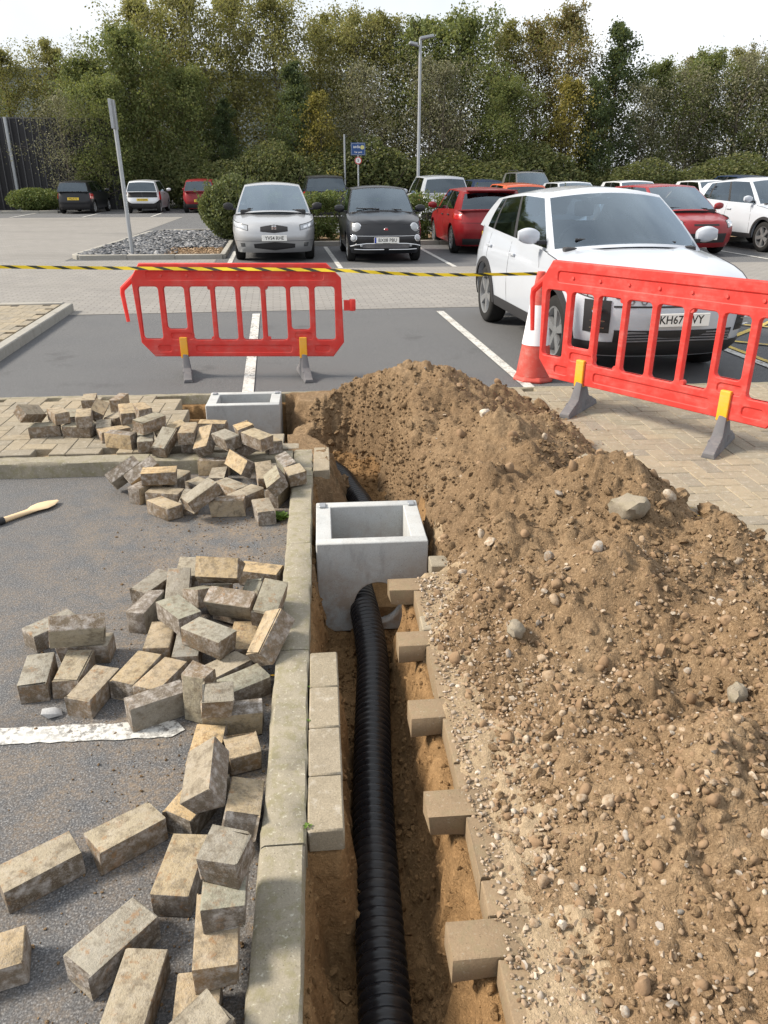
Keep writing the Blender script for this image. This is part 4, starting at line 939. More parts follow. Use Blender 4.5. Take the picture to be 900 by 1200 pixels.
# traffic cone
cr = empty('traffic_cone', (2.29, 6.79, 0))
CS = 1.0
def cprof(z): return .168 - .128 * z / .95
MB().lathe([(0, .05), (cprof(.05), .05), (cprof(.33), .33)], 28).build('lower_cone', M['cone_red'], cr, smooth=True)
MB().lathe([(cprof(.33) + .003, .33), (cprof(.68) + .003, .68)], 28).build('reflective_sleeve', M['cone_sleeve'], cr, smooth=True)
MB().lathe([(cprof(.68), .68), (cprof(.94), .94), (.034, .96), (0, .962)], 28).build('upper_cone', M['cone_red'], cr, smooth=True)
bm_ = MB(); bm_.lathe([(0, 0), (.19, 0), (.195, .02), (.17, .05), (0, .055)], 8); bm_.build('base', M['cone_red'], cr, bevel=.02)
tag(cr, 'tall red traffic cone with a white sleeve behind the footway barrier', 'traffic cone')

# hazard tape
def tape(pts, wd, tw, label, rep=4.6):
    P_ = [Vector(p) for p in pts]; out = []
    for i in range(len(P_) - 1):
        p0, p1, p2, p3 = P_[max(i - 1, 0)], P_[i], P_[i + 1], P_[min(i + 2, len(P_) - 1)]
        for t in np.linspace(0, 1, 24, endpoint=False): out.append(.5 * ((2 * p1) + (p2 - p0) * t + (2 * p0 - 5 * p1 + 4 * p2 - p3) * t * t + (3 * p1 - p0 - 3 * p2 + p3) * t ** 3))
    out.append(P_[-1]); n = len(out); V_ = []; F_ = []; L = [0]
    for a, b in zip(out, out[1:]): L.append(L[-1] + (b - a).length)
    for i, p in enumerate(out):
        t = (out[min(i + 1, n - 1)] - out[max(i - 1, 0)]).normalized(); sd_ = t.cross(Vector((0, 0, 1))).normalized(); a = tw(L[i])
        up = Vector((0, 0, 1)) * math.cos(a) + sd_ * math.sin(a); nrm = t.cross(up).normalized() * .0006
        V_ += [p - up * wd / 2 + nrm, p + up * wd / 2 + nrm, p + up * wd / 2 - nrm, p - up * wd / 2 - nrm]
    for i in range(n - 1):
        a, b = 4 * i, 4 * i + 4
        for k in range(4): F_.append((a + k, b + k, b + (k + 1) % 4, a + (k + 1) % 4))
    me = mesh('tape', V_, F_); uv = me.uv_layers.new(name='UVMap')
    for lp in me.loops:
        vi = lp.vertex_index; uv.data[lp.index].uv = (L[vi // 4] * rep, 1.0 if vi % 4 in (1, 2) else 0.0)
    return tag(obj('hazard_tape', me, M['hazard_tape']), label, 'tape')
tape([(-4.6, 7.55, 1.045), (-2.2, 7.35, 1.00), (-.9, 7.25, .980), (.4, 7.08, .968), (1.3, 6.95, .93), (2.24, 6.76, .945)], .028, lambda s: .25 * math.sin(s * 1.1) + .12 * math.sin(s * 7), 'yellow and black hazard tape stretched across the barrier in the empty bay')
tape([(2.33, 6.76, .935), (2.75, 6.1, .88), (3.2, 5.5, .86), (3.75, 4.85, .88)], .031, lambda s: .5 + .5 * math.sin(s * 2.2), 'short hazard tape running from the cone behind the footway barrier')

# ------------------------------------------------------------------ cars
FRONT = [(1.0, 0), (.9985, .16), (.994, .31), (.986, .45), (.973, .58), (.954, .70), (.926, .81), (.885, .895), (.83, .95), (.76, .983), (.69, .996)]
REAR = [(-.70, .996), (-.78, .985), (-.85, .955), (-.90, .91), (-.94, .84), (-.966, .74), (-.982, .60), (-.992, .42), (-.998, .21), (-1.0, 0)]
def lerpc(tbl, x):
    xs = [a for a, _ in tbl]; return float(np.interp(x, xs, [b for _, b in tbl]))
WHEEL_CACHE = {}
def wheel_meshes(r, wd, spokes):
    key = (r, wd, spokes)
    if key in WHEEL_CACHE: return WHEEL_CACHE[key]
    rim = r * .68
    t = MB(); t.lathe([(rim, -wd / 2 + .01), (r * .88, -wd / 2), (r * .97, -wd / 2 + .018), (r, -wd / 2 + .045), (r, wd / 2 - .045), (r * .97, wd / 2 - .018), (r * .88, wd / 2), (rim, wd / 2 - .01)], 36, 'Y')
    tm = t.mesh('tyre', True, 50); tm.materials.append(M['tyre'])
    a = MB(); a.lathe([(rim + .002, wd / 2 - .008), (rim - .014, wd / 2 - .012), (rim - .022, wd / 2 - .04), (rim - .03, -wd / 2 + .02), (0, -wd / 2 + .02)], 32, 'Y')
    a.lathe([(rim * .24, wd / 2 - .05), (rim * .22, wd / 2 - .022), (.0, wd / 2 - .018)], 16, 'Y')
    for k in range(spokes):
        an = 2 * math.pi * k / spokes; m = Matrix.Rotation(an, 3, 'Y'); sw = .055 if spokes < 7 else .034
        a.add([m @ Vector(p) for p in ((rim * .16, wd / 2 - .05, -sw * .6), (rim * .16, wd / 2 - .024, -sw * .5), (rim * .16, wd / 2 - .024, sw * .5), (rim * .16, wd / 2 - .05, sw * .6), (rim - .012, wd / 2 - .06, -sw), (rim - .012, wd / 2 - .016, -sw * .8), (rim - .012, wd / 2 - .016, sw * .8), (rim - .012, wd / 2 - .06, sw))], [(0, 1, 5, 4), (1, 2, 6, 5), (2, 3, 7, 6), (0, 4, 7, 3)])
    am = a.mesh('rim', True, 40); am.materials.append(M['alloy'])
    b = MB(); b.lathe([(rim * .8, -.005), (rim * .8, .02), (0, .02)], 24, 'Y'); bmm = b.mesh('brake_disc', True, 40); bmm.materials.append(M['grey_rubber'])
    WHEEL_CACHE[key] = (tm, am, bmm); return WHEEL_CACHE[key]
def car(loc, rz, paint, p, label, group=None, plate=None, plate_end=None, name='parked_car'):
    root = empty(name, (*loc, 0), rz); tag(root, label, 'car', group)
    L, W, H = p['L'], p['W'], p['H']; hw = W / 2; wrad = p['wr']; xfa = L / 2 - p['fo']; xra = xfa - p['wb']
    gc = p.get('gc', .2); sill = p.get('sill', .24); Ra = wrad + p.get('archgap', .055)
    nose, tail, wprof, top = p['nose'], p['tail'], p['wprof'], p['top']
    xs_side = np.linspace(.66, -.67, 74)
    plan = FRONT + [(float(u), 1.0) for u in xs_side] + REAR; NP = len(plan)
    def pt(u, v, z):
        x = u * (L / 2 - lerpc(nose, z)) if u >= 0 else u * (L / 2 - lerpc(tail, z))
        return x, v * hw * lerpc(wprof, z)
    def zb_at(u):
        x, _ = pt(u, 1, .45); z = sill if abs(u) < .72 else gc + (sill - gc) * max(0, 1 - (abs(u) - .72) / .12)
        for xa in (xfa, xra):
            d = abs(x - xa)
            if d < Ra: z = max(z, wrad + math.sqrt(Ra * Ra - d * d) * .99)
        return z
    def zt_at(u): return lerpc(top, u * L / 2)
    NTV = 12; rows = []
    for (u, v) in plan:
        zb, zt = zb_at(u), zt_at(u); rows.append([])
        for k in range(NTV + 1):
            z = zb + (zt - zb) * k / NTV; x, y = pt(u, v, z); rows[-1].append((x, y, z))
    body = MB()
    for sgn in (1, -1):
        g = [[(a, sgn * b, c) for a, b, c in r_] for r_ in rows]; v = [q for r_ in g for q in r_]; n = NTV + 1
        body.add(v, [(i * n + k, (i + 1) * n + k, (i + 1) * n + k + 1, i * n + k + 1) for i in range(NP - 1) for k in range(NTV)])
        # wheel arch return: turn the lower edge inward
        lip = [r_[0] for r_ in g]; inn = [(a, b - sgn * .06 if abs(b) > .3 else b, c + .01) for a, b, c in lip]
        body.add(lip + inn, [(i, i + 1, NP + i + 1, NP + i) for i in range(NP - 1)])
    xc, xwt, xrt, xrb = p['xc'], p['xwt'], p['xrt'], p['xrb']       # cowl, screen top, roof end, rear screen base
    fr = [0, .2, .4, .6, .8, .955, 1.0]
    hood_cr, deck_cr = p.get('hood_crown', .05), .02
    def cap(sel, crown):
        for sgn in (1, -1):
            v = []
            for i in sel:
                x, y, z = rows[i][-1]; kk = min(1.0, y / (hw * .7))
                for f_ in fr: v.append((x, sgn * y * (1 - f_), z + crown * (1 - (1 - f_) ** 2) * kk + ({.2: .004, .4: .013, .6: -.002}.get(f_, 0) * kk if crown > .03 else 0)))
            n = len(fr); body.add(v, [(i * n + k, (i + 1) * n + k, (i + 1) * n + k + 1, i * n + k + 1) for i in range(len(sel) - 1) for k in range(n - 1)])
    cap([i for i in range(NP) if rows[i][-1][0] > xc - .06], hood_cr); cap([i for i in range(NP) if rows[i][-1][0] < xrb + .08], deck_cr)
    for sgn in (1, -1):      # bonnet shut line
        sl_ = [(a, sgn * b, c + .001) for a, b, c in (rows[i][-1] for i in range(NP)) if xc - .02 < a < L / 2 * .93]
        if len(sl_) > 3: MB().tube(sl_, .0045, 5).build('bonnet_gap', M['black_trim'], root)
    # greenhouse
    ze = H - p.get('roof_crown', .045); rc = p.get('roof_crown', .045); hwr = hw * p.get('roofw', .76)
    tl = [0, .05, .15, .3, .45, .6, .75, .88, .94, 1.0]
    def gp(kind, a, t):
        tt = t
        if kind == 'ws':
            yb = hw * lerpc(wprof, zt_at(2 * xc / L)) * .965; bx = xc + p.get('bow', .16) * (1 - a * a); bz = lerpc(top, min(xc, L / 2)) + hood_cr * .8 * (1 - a * a) - .012
            tx = xwt + p.get('tbow', .07) * (1 - a * a); tz = ze + rc * .75 * (1 - a * a); bul = .035 * math.sin(math.pi * tt)
            return (bx + (tx - bx) * tt + bul, a * (yb + (hwr - yb) * tt) + (.012 * math.sin(math.pi * tt) if a > .95 else 0), bz + (tz - bz) * tt)
        if kind == 'rr':
            yb = hw * lerpc(wprof, zt_at(2 * xrb / L)) * .955 * p.get('rearw', .97); bx = xrb - .05 * (1 - a * a); bz = lerpc(top, xrb) + .01 * (1 - a * a) - .012
            tx = xrt - .05 * (1 - a * a); tz = ze - p.get('roof_drop', .03) + rc * .75 * (1 - a * a)
            return (bx + (tx - bx) * tt - .02 * math.sin(math.pi * tt), a * (yb + (hwr * .96 - yb) * tt) + (.012 * math.sin(math.pi * tt) if a > .95 else 0), bz + (tz - bz) * tt)
        A_, B_ = gp('ws', 1.0, tt), gp('rr', 1.0, tt); e = .022 * math.sin(math.pi * a)
        bz0 = lerpc(top, A_[0] + (B_[0] - A_[0]) * a) - .012
        x = A_[0] + (B_[0] - A_[0]) * a; zt0 = ze - p.get('roof_drop', .03) * max(0, a - .35) / .65 + .012 * math.sin(math.pi * a)
        xb = gp('ws', 1, 0)[0] + (gp('rr', 1, 0)[0] - gp('ws', 1, 0)[0]) * a; bzz = lerpc(top, xb) - .012
        return (x, A_[1] + (B_[1] - A_[1]) * a + e, bzz + (zt0 - bzz) * tt)
    side = p['side']      # (fraction, 'g' glass / 'p' pillar / 'b' black) segments
    cols = [('ws', a, None) for a in fr]; flags = ['W'] * 5 + ['P']
    prev = 0
    for fr1, kind in side:
        nn = max(1, int((fr1 - prev) / .05))
        for k in range(1, nn + 1): cols.append(('sd', prev + (fr1 - prev) * k / nn, None)); flags.append({'g': 'S', 'p': 'P', 'b': 'B'}[kind])
        prev = fr1
    for a in fr[::-1][1:]: cols.append(('rr', a, None)); flags.append('R' if a < .9 else 'P')
    n = len(tl); windows = {}; wid = 0; black = {}
    grid = [[gp(k, a, t) for t in tl] for k, a, _ in cols]
    last = None; seq = []
    for i, fl in enumerate(flags):
        if fl != last: wid += 1
        last = fl; seq.append(wid)
    for sgn in (1, -1):
        for i, fl in enumerate(flags):
            for k in range(n - 1):
                q = [grid[i][k], grid[i + 1][k], grid[i + 1][k + 1], grid[i][k + 1]]; q = [(a, sgn * b, c) for a, b, c in q]
                glass = fl in 'WSR' and 1 <= k < (n - 2 if fl != 'R' else n - 3)
                if glass:
                    key = ('windscreen' if fl == 'W' else 'rear_window' if fl == 'R' else 'side_window', seq[i] if fl == 'S' else 0, sgn if fl == 'S' else 0)
                    windows.setdefault(key, MB()).add(q, [(0, 1, 2, 3)])
                elif fl == 'B' and 1 <= k < n - 2: black.setdefault((seq[i], sgn), MB()).add(q, [(0, 1, 2, 3)])
                else: body.add(q, [(0, 1, 2, 3)])
        # roof
        rowsx = [[grid[j][-1] for j in range(len(fr))]]
        for i, (kd, a, _) in enumerate(cols):
            if kd == 'sd':
                x, y, z = grid[i][-1]; rowsx.append([(x, y * f_, z + rc * (1 - f_ ** 2)) for f_ in fr])
        rowsx.append([grid[len(cols) - 1 - j][-1] for j in range(len(fr))])
        v = [(a, sgn * b, c) for r_ in rowsx for a, b, c in r_]; m_ = len(fr)
        body.add(v, [(i * m_ + k, (i + 1) * m_ + k, (i + 1) * m_ + k + 1, i * m_ + k + 1) for i in range(len(rowsx) - 1) for k in range(m_ - 1)])
    body.build('body', M[paint], root, smooth=True, ang=p.get('ang', 34), weld=.0015)
    for (nm, a, s), mb in windows.items(): mb.build(nm, M['windscreen_glass' if nm == 'windscreen' else 'side_glass'], root, smooth=True, ang=60, weld=.0015)
    for mb in black.values(): mb.build('window_pillar', M['black_trim'], root, smooth=True, weld=.0015)
    # patches laid on the body
    def patch(nm, i0, i1, zlo, zhi, mat, sgn=1, off=.006, nz=5, ni=None, parent=None):
        ni = ni or max(3, int(abs(i1 - i0) * 2)); v = []; f = []
        for a in range(ni + 1):
            s = i0 + (i1 - i0) * a / ni; k = min(int(s), NP - 2); w_ = s - k; u = plan[k][0] * (1 - w_) + plan[k + 1][0] * w_; vv = plan[k][1] * (1 - w_) + plan[k + 1][1] * w_
            t = a / ni; lo = zlo(t) if callable(zlo) else zlo; hi = zhi(t) if callable(zhi) else zhi
            du_, dv_ = plan[k + 1][0] - plan[k][0], plan[k + 1][1] - plan[k][1]; nx, ny = dv_ * hw, -du_ * L / 2; ln = math.hypot(nx, ny); nx, ny = (nx / ln, ny / ln)
            if nx * u < 0 and abs(nx) > .5: nx, ny = -nx, -ny
            if ny < 0 and abs(ny) > .5: nx, ny = -nx, -ny
            for b in range(nz + 1):
                z = lo + (hi - lo) * b / nz; x, y = pt(u, vv, z); o_ = off if (0 < a < ni and 0 < b < nz) else off * .75
                v.append((x + nx * o_, sgn * (y + ny * o_), z))
        m = nz + 1; f = [(a * m + b, (a + 1) * m + b, (a + 1) * m + b + 1, a * m + b + 1) for a in range(ni) for b in range(nz)]
        # skirt back to the body
        rim_ = [a * m for a in range(ni + 1)] + [ni * m + b for b in range(1, m)] + [a * m + nz for a in range(ni - 1, -1, -1)] + [b for b in range(nz - 1, 0, -1)]
        base = len(v); cx = sum(q[0] for q in v) / base; cy = sum(q[1] for q in v) / base
        for r_ in rim_:
            x, y, z = v[r_]; d = math.hypot(x, y) or 1; v.append((x - x / d * off * 2.2, y - y / d * off * 2.2, z))
        f += [(rim_[k], rim_[(k + 1) % len(rim_)], base + (k + 1) % len(rim_), base + k) for k in range(len(rim_))]
        return MB().add(v, f).build(nm, M[mat], parent or root, smooth=True, ang=40)
    S0 = len(FRONT); SR = NP - len(REAR)
    def idx_of_x(x): # side index whose x is nearest
        return min(range(len(FRONT), NP - len(REAR)), key=lambda i: abs(pt(plan[i][0], 1, .6)[0] - x))
    for d in p.get('patches', []):
        nm, i0, i1, lo, hi, mat = d[:6]; off = d[6] if len(d) > 6 else .006
        cv = lambda i: NP - 1 + i if i < 0 else i
        if nm.startswith('='):      # centred, spans both sides as two halves
            for s in (1, -1): patch(nm[1:], cv(i0), cv(i1), lo, hi, mat, s, off)
        else:
            for s in (1, -1):
                pp = patch(nm, cv(i0), cv(i1), lo, hi, mat, s, off)
                if nm == 'headlight': patch('headlight_surround', cv(i0) - .12, cv(i1) + .12, (lambda t, f=lo: f(t) - .010), (lambda t, f=hi: f(t) + .010), 'black_trim', s, off * .55); patch('lamp_reflector', cv(i0) + .5, cv(i0) + (cv(i1) - cv(i0)) * .5, (lambda t, f=lo: f(t * .4 + .1) + .02), (lambda t, f=hi: f(t * .4 + .1) - .02), 'chrome', s, off + .003)
    # seams, handles, cladding
    for xd in p.get('seams', []):
        i = idx_of_x(xd)
        for s in (1, -1): patch('door_seam', i, i + .22, sill + .08, zt_at(plan[i][0]) - .03, 'black_trim', s, .0015, 6, 2)
    for xd, zd in p.get('handles', []):
        i = idx_of_x(xd); x, y = pt(plan[i][0], 1, zd)
        for s in (1, -1): MB().box((xd, s * (y + .018), zd), (.19, .022, .028)).build('door_handle', M[p.get('handle_mat', paint)], root, bevel=.008)
    if p.get('clad'):
        for s in (1, -1):
            patch('sill_cladding', idx_of_x(xfa - Ra - .02), idx_of_x(xra + Ra + .02), sill - .01, sill + p['clad'], 'black_trim', s, .012, 3)
            for xa in (xfa, xra):
                v = []; f = []; nA = 22
                for k in range(nA + 1):
                    a = math.pi * (k / nA) * 1.06 - .09
                    for rr_, oo in ((Ra - .012, .004), (Ra - .01, .018), (Ra + .05, .016), (Ra + .055, .0)):
                        x = xa + rr_ * math.cos(a); z = wrad + rr_ * math.sin(a) * .99; z = max(z, gc + .02)
                        u = x / (L / 2 - (lerpc(nose, z) if x > 0 else lerpc(tail, z))); vv = float(np.interp(u, [q[0] for q in plan][::-1], [q[1] for q in plan][::-1])); v.append((x, s * (vv * hw * lerpc(wprof, z) + oo), z))
                f = [(k * 4 + j, k * 4 + j + 1, k * 4 + j + 5, k * 4 + j + 4) for k in range(nA) for j in range(3)]
                MB().add(v, f).build('arch_trim', M['black_trim'], root, smooth=True)
    # underside, cabin
    MB().box((0, 0, gc + .13), (L * .86, W * .66, .2)).box((0, 0, .62), (p['wb'] * .55, W * .8, .5)).box(((xc + xfa) / 2 + .1, 0, .55), (.6, W * .45, .3)).build('underbody', M['interior'], root)
    bz = lerpc(top, 0)
    MB().box((xc - .14, 0, bz - .03), (.5, W * .80, .10)).build('dashboard', M['interior'], root, bevel=.03)
    for xx, hgt in ((xc - 1.05, .62), (xc - 1.95, .5)):
        for s in (1, -1):
            st = MB(); st.box((xx - .05, s * W * .2, bz - .10), (.13, .46, hgt), Matrix.Rotation(-.2, 3, 'Y')); st.box((xx - .13, s * W * .2, bz + hgt / 2 + .03), (.09, .24, .17), Matrix.Rotation(-.15, 3, 'Y'))
            st.build('seat', M['seat_cloth'], root, bevel=.04, smooth=True)
    swm = MB(); ring = [(xc - .48 + .10 * math.sin(a), -W * .2 + .18 * math.cos(a), bz + .05 + .155 * math.sin(a)) for a in np.linspace(0, 2 * math.pi, 25)]; swm.tube(ring, .016, 8, False); swm.build('steering_wheel', M['interior'], root, smooth=True)
    MB().box((xwt - .08 + .05, 0, ze - .06), (.03, .22, .06)).build('rear_view_mirror', M['black_trim'], root, bevel=.01)
    # wheels
    tm, am, bdm = wheel_meshes(wrad, p.get('tw', .205), p.get('spokes', 5))
    for xa in (xfa, xra):
        for s in (1, -1):
            wh = bpy.data.objects.new('wheel', None); wh.empty_display_size = .1; link(wh, root); wh.location = (xa, s * (hw * .985 - p.get('tw', .205) / 2 - .012), wrad); wh.rotation_euler = (0, random.uniform(0, 1), 0 if s > 0 else math.pi)
            for nm, me_ in (('tyre', tm), ('rim', am), ('brake_disc', bdm)): link(bpy.data.objects.new(nm, me_), wh)
    # mirrors
    for s in (1, -1):
        m = MB(); bx, by, bz2 = xc - .22, hw * lerpc(wprof, bz) - .01, bz + p.get('mirz', .07); v = []
        for k in range(9):
            a = k / 8; r1 = math.sin(math.pi * min(1, .12 + a * .80)) ** .5
            for q in range(12):
                th_ = 2 * math.pi * q / 12; cs_, sn_ = math.cos(th_), math.sin(th_); r1 = max(.72, r1) if 0 < k < 8 else .55; v.append((bx + .055 * r1 * math.copysign(abs(cs_) ** .6, cs_), s * (by + .045 + a * .21), bz2 + .078 * r1 * math.copysign(abs(sn_) ** .6, sn_) + .012 * a))
        m.add(v, [(k * 12 + q, k * 12 + (q + 1) % 12, (k + 1) * 12 + (q + 1) % 12, (k + 1) * 12 + q) for k in range(8) for q in range(12)] + [tuple(range(12)), tuple(96 + q for q in range(12))])
        mo = m.build('wing_mirror', M[p.get('mirror_mat', paint)], root, smooth=True, ang=50)
        MB().box((bx + .01, s * (by + .02), bz2 - .055), (.07, .10, .035)).build('mirror_arm', M['black_trim'], mo, bevel=.008)
    # wipers
    for y0 in (-.05, .45):
        a = gp('ws', min(.99, abs(y0) / (hw * .9)), .03); m = MB(); m.tube([(xc + .10, y0, a[2] + .03), (xc + .02, y0 - .5, gp('ws', .3, .05)[2] + .035)], .011, 6); m.build('wiper', M['black_trim'], root)
    if plate:
        pe = plate_end; zpl = p['plate_z'][0 if pe > 0 else 1]; off = p.get('plate_off', (.018, .018))[0 if pe > 0 else 1]
        xp = (L / 2 - lerpc(nose, zpl) if pe > 0 else -(L / 2 - lerpc(tail, zpl))) + pe * off
        pl = MB(); pl.box((0, 0, 0), (.52, .012, .112)); po = pl.build('number_plate', M['plate_white' if pe > 0 else 'plate_yellow'], root, bevel=.003, seg=1)
        po.location = (xp, 0, zpl); po.rotation_euler = (0, 0, RAD(90) if pe > 0 else RAD(-90))
        tx = text_mesh(plate, .098, .0006, .93); to = obj('plate_lettering', tx, M['plate_ink'], po, (0.0 if not p.get('euro') else .02, -.0068, 0), (RAD(90), 0, 0))
        if p.get('euro'): MB().box((-.237, -.0064, 0), (.04, .0012, .108)).build('plate_band', M['plate_blue'], po)
    root['dims'] = ''; del root['dims']
    return root, patch, pt, gp

lin = lambda a, b: (lambda t: a + (b - a) * t)
def base_hatch(**k):
    d = dict(L=3.9, W=1.70, H=1.46, wb=2.48, fo=.78, wr=.295, gc=.19, sill=.22, tw=.185, spokes=7,
             nose=[(.18, .14), (.3, .04), (.48, .0), (.62, .02), (.72, .08), (.82, .24), (.95, .5)], tail=[(.18, .1), (.3, .03), (.5, 0), (.75, .03), (1.0, .12)],
             wprof=[(.18, .93), (.35, .975), (.6, 1.0), (.8, .985), (1.0, .945)], top=[(-2.2, .96), (-1.5, .97), (0, .93), (.9, .90), (1.4, .82), (1.75, .74), (2.2, .70)],
             xc=.85, xwt=.10, xrt=-1.62, xrb=-1.86, roofw=.74, side=[(.05, 'p'), (.45, 'g'), (.49, 'b'), (.82, 'g'), (1.0, 'p')], seams=[.62, -.42], handles=[(-.25, .83)], plate_z=(.42, .62), handle_mat='black_trim')
    d.update(k); return d
PATCH_REAR = [('rear_lamp', -7.2, -4.2, .70, lin(.92, .90), 'lamp_red', .012), ('=rear_bumper_trim', -4.5, -.01, .24, .38, 'black_trim', .01)]
# main car: white crossover seen from its front left
KIA = dict(L=4.30, W=1.70, H=1.615, wb=2.56, fo=.88, wr=.345, gc=.23, sill=.30, tw=.225, spokes=5, archgap=.065, clad=.10, euro=False,
           nose=[(.2, .22), (.32, .07), (.45, .02), (.62, .0), (.78, .015), (.88, .06), (.96, .15), (1.02, .30), (1.08, .5)], tail=[(.2, .14), (.4, .02), (.6, 0), (.85, .05), (1.1, .16)],
           wprof=[(.2, .95), (.45, .985), (.66, 1.0), (.85, .99), (1.0, .965), (1.1, .94)], top=[(-2.3, 1.16), (-1.5, 1.13), (-.3, 1.08), (.95, 1.05), (1.35, 1.005), (1.7, .94), (1.95, .87), (2.3, .78)],
           xc=.92, xwt=.20, xrt=-1.66, xrb=-1.95, roofw=.725, roof_crown=.075, tbow=.13, bow=.25, hood_crown=.085, roof_drop=.08, side=[(.035, 'p'), (.40, 'g'), (.435, 'b'), (.74, 'g'), (.765, 'b'), (.86, 'g'), (1.0, 'p')], seams=[.78, -.32, -1.25], handles=[(-.16, .93), (-1.12, .95)],
           plate_z=(.585, .8), plate_off=(.03, .02), mirz=.10,
           patches=[('=lower_grille', 0, 4.6, .38, .49, 'black_trim', .008), ('=bumper_skid', 0, 9.5, .24, lin(.40, .36), 'black_trim', .014), ('=upper_grille', 0, 4.7, lin(.715, .76), lin(.85, .845), 'black_trim', .006), ('=grille_rim', 0, 4.9, lin(.845, .842), lin(.862, .856), 'chrome', .009),
                    ('headlight', 5.6, 10.4, lin(.74, .83), lin(.845, .93), 'lamp_clear', .012), ('fog_lamp_surround', 5.0, 7.2, .46, .74, 'black_trim', .008), ('=bumper_crease', 0, 4.8, .685, .700, 'black_trim', .005)])
kia, patch_k, _, gp_k = car((3.42, 8.55), RAD(-90 + .5), 'paint_white', KIA, 'white crossover car with dark glass parked behind the footway barrier', None, 'KH67 VVY', 1)
for s in (1, -1):
    for z_, r_ in ((.67, .040),):
        l = MB(); l.lathe([(r_, 0), (r_ * .9, .02), (0, .012)], 18, 'X'); o = l.build('fog_lamp', M['lamp_clear'], kia, smooth=True); o.location = (2.012, s * .705, z_); o.rotation_euler = (0, 0, s * .6)
        MB().lathe([(r_, 0), (r_ + .008, .012), (r_ + .004, .024), (r_ - .006, .022)], 18, 'X').build('lamp_ring', M['chrome'], o, smooth=True)
    for z_ in (.51, .57): MB().box((2.012, s * .695, z_), (.02, .13, .008), Matrix.Rotation(-s * .0 + s * .62, 3, 'Z')).build('fog_lamp_blade', M['chrome'], kia)
for z_ in np.linspace(.40, .47, 4): MB().box((2.115, 0, float(z_)), (.02, 1.0, .012)).build('grille_bar', M['grey_rubber'], kia)
for k in range(9):
    for j in range(3): MB().lathe([(.018, 0), (.030, .006), (.030, 0)], 6, 'X').build('grille_mesh_cell', M['grey_rubber'], kia).location = (2.14 - .02 * j - .004 * abs(k - 4) ** 1.5, (k - 4) * .11 + (.055 if j % 2 else 0), .735 + .035 * j)
em = MB(); em.lathe([(.048, 0), (.055, .008), (.048, .012), (.043, .008)], 24, 'X'); o = em.build('badge', M['chrome'], kia, smooth=True); o.scale = (1, 1.35, .8); o.location = (2.085, 0, .89)

ALT = dict(L=4.28, W=1.77, H=1.56, wb=2.58, fo=.86, wr=.315, gc=.20, sill=.25, tw=.205, spokes=7, nose=[(.18, .16), (.3, .05), (.5, .0), (.66, .03), (.78, .10), (.88, .22), (1.0, .45)], tail=[(.2, .1), (.4, .02), (.6, 0), (1.0, .12)],
           wprof=[(.18, .93), (.4, .98), (.62, 1.0), (.85, .985), (1.05, .93)], top=[(-2.2, 1.02), (-1, 1.02), (.5, 1.0), (1.2, .94), (1.6, .85), (1.9, .77), (2.2, .72)], xc=1.15, xwt=.12, xrt=-1.75, xrb=-1.98, roofw=.70, roof_crown=.06, bow=.28, hood_crown=.07,
           side=[(.12, 'p'), (.45, 'g'), (.49, 'b'), (.85, 'g'), (1.0, 'p')], seams=[.7, -.4], handles=[(-.2, .9)], plate_z=(.50, .8), plate_off=(.03, .02), mirror_mat='black_trim',
           patches=[('=grille', 0, 2.1, lin(.60, .63), lin(.765, .72), 'black_trim', .008), ('headlight', 4.4, 9.2, lin(.655, .76), lin(.745, .85), 'lamp_clear', .01), ('=lower_grille', 0, 3.4, lin(.25, .30), lin(.42, .38), 'black_trim', .008), ('fog_lamp', 5.2, 6.2, .32, .40, 'lamp_dark', .008), ('=bumper_line', 0, 8.5, .435, .446, 'grey_rubber', .004)])
alt, *_ = car((-.05, 19.42), RAD(-90), 'paint_silver', ALT, 'silver people carrier parked nose out beside the planting bed', None, 'YV54 RHE', 1)
o = MB().box((2.145, 0, .70), (.02, .10, .075)).build('badge', M['chrome'], alt, bevel=.01)
tx = text_mesh('S', .085, .004); obj('badge_emblem', tx, M['black_trim'], o, (2.158, 0, .70), (RAD(90), 0, RAD(90)))

F500 = dict(L=3.55, W=1.63, H=1.49, wb=2.30, fo=.68, wr=.29, gc=.19, sill=.23, tw=.185, spokes=7, nose=[(.18, .14), (.3, .04), (.46, .0), (.6, .02), (.72, .07), (.82, .14), (.9, .25), (1.0, .45)], tail=[(.2, .1), (.4, .02), (.6, 0), (1.0, .14)],
            wprof=[(.18, .93), (.4, .985), (.6, 1.0), (.8, .98), (1.0, .915)], top=[(-1.9, .96), (-1, .98), (.3, .96), (.75, .95), (1.2, .90), (1.5, .83), (1.8, .76)], xc=.72, xwt=.10, xrt=-1.35, xrb=-1.66, roofw=.73, roof_crown=.055, bow=.14, hood_crown=.075,
            side=[(.05, 'p'), (.55, 'g'), (.60, 'b'), (.85, 'g'), (1.0, 'p')], seams=[.6, -.5], handles=[(-.3, .85)], plate_z=(.47, .7), plate_off=(.035, .02), euro=True, handle_mat='chrome',
            patches=[('=lower_grille', 0, 4.4, .31, .40, 'grey_rubber', .006), ('=bumper_line', 0, 6.6, .545, .553, 'chrome', .004)])
fia, _, pt_f, _ = car((2.30, 18.60), RAD(-90 - 1), 'paint_black', F500, 'small black retro city car with round headlamps parked nose out', None, 'BX08 PBU', 1)
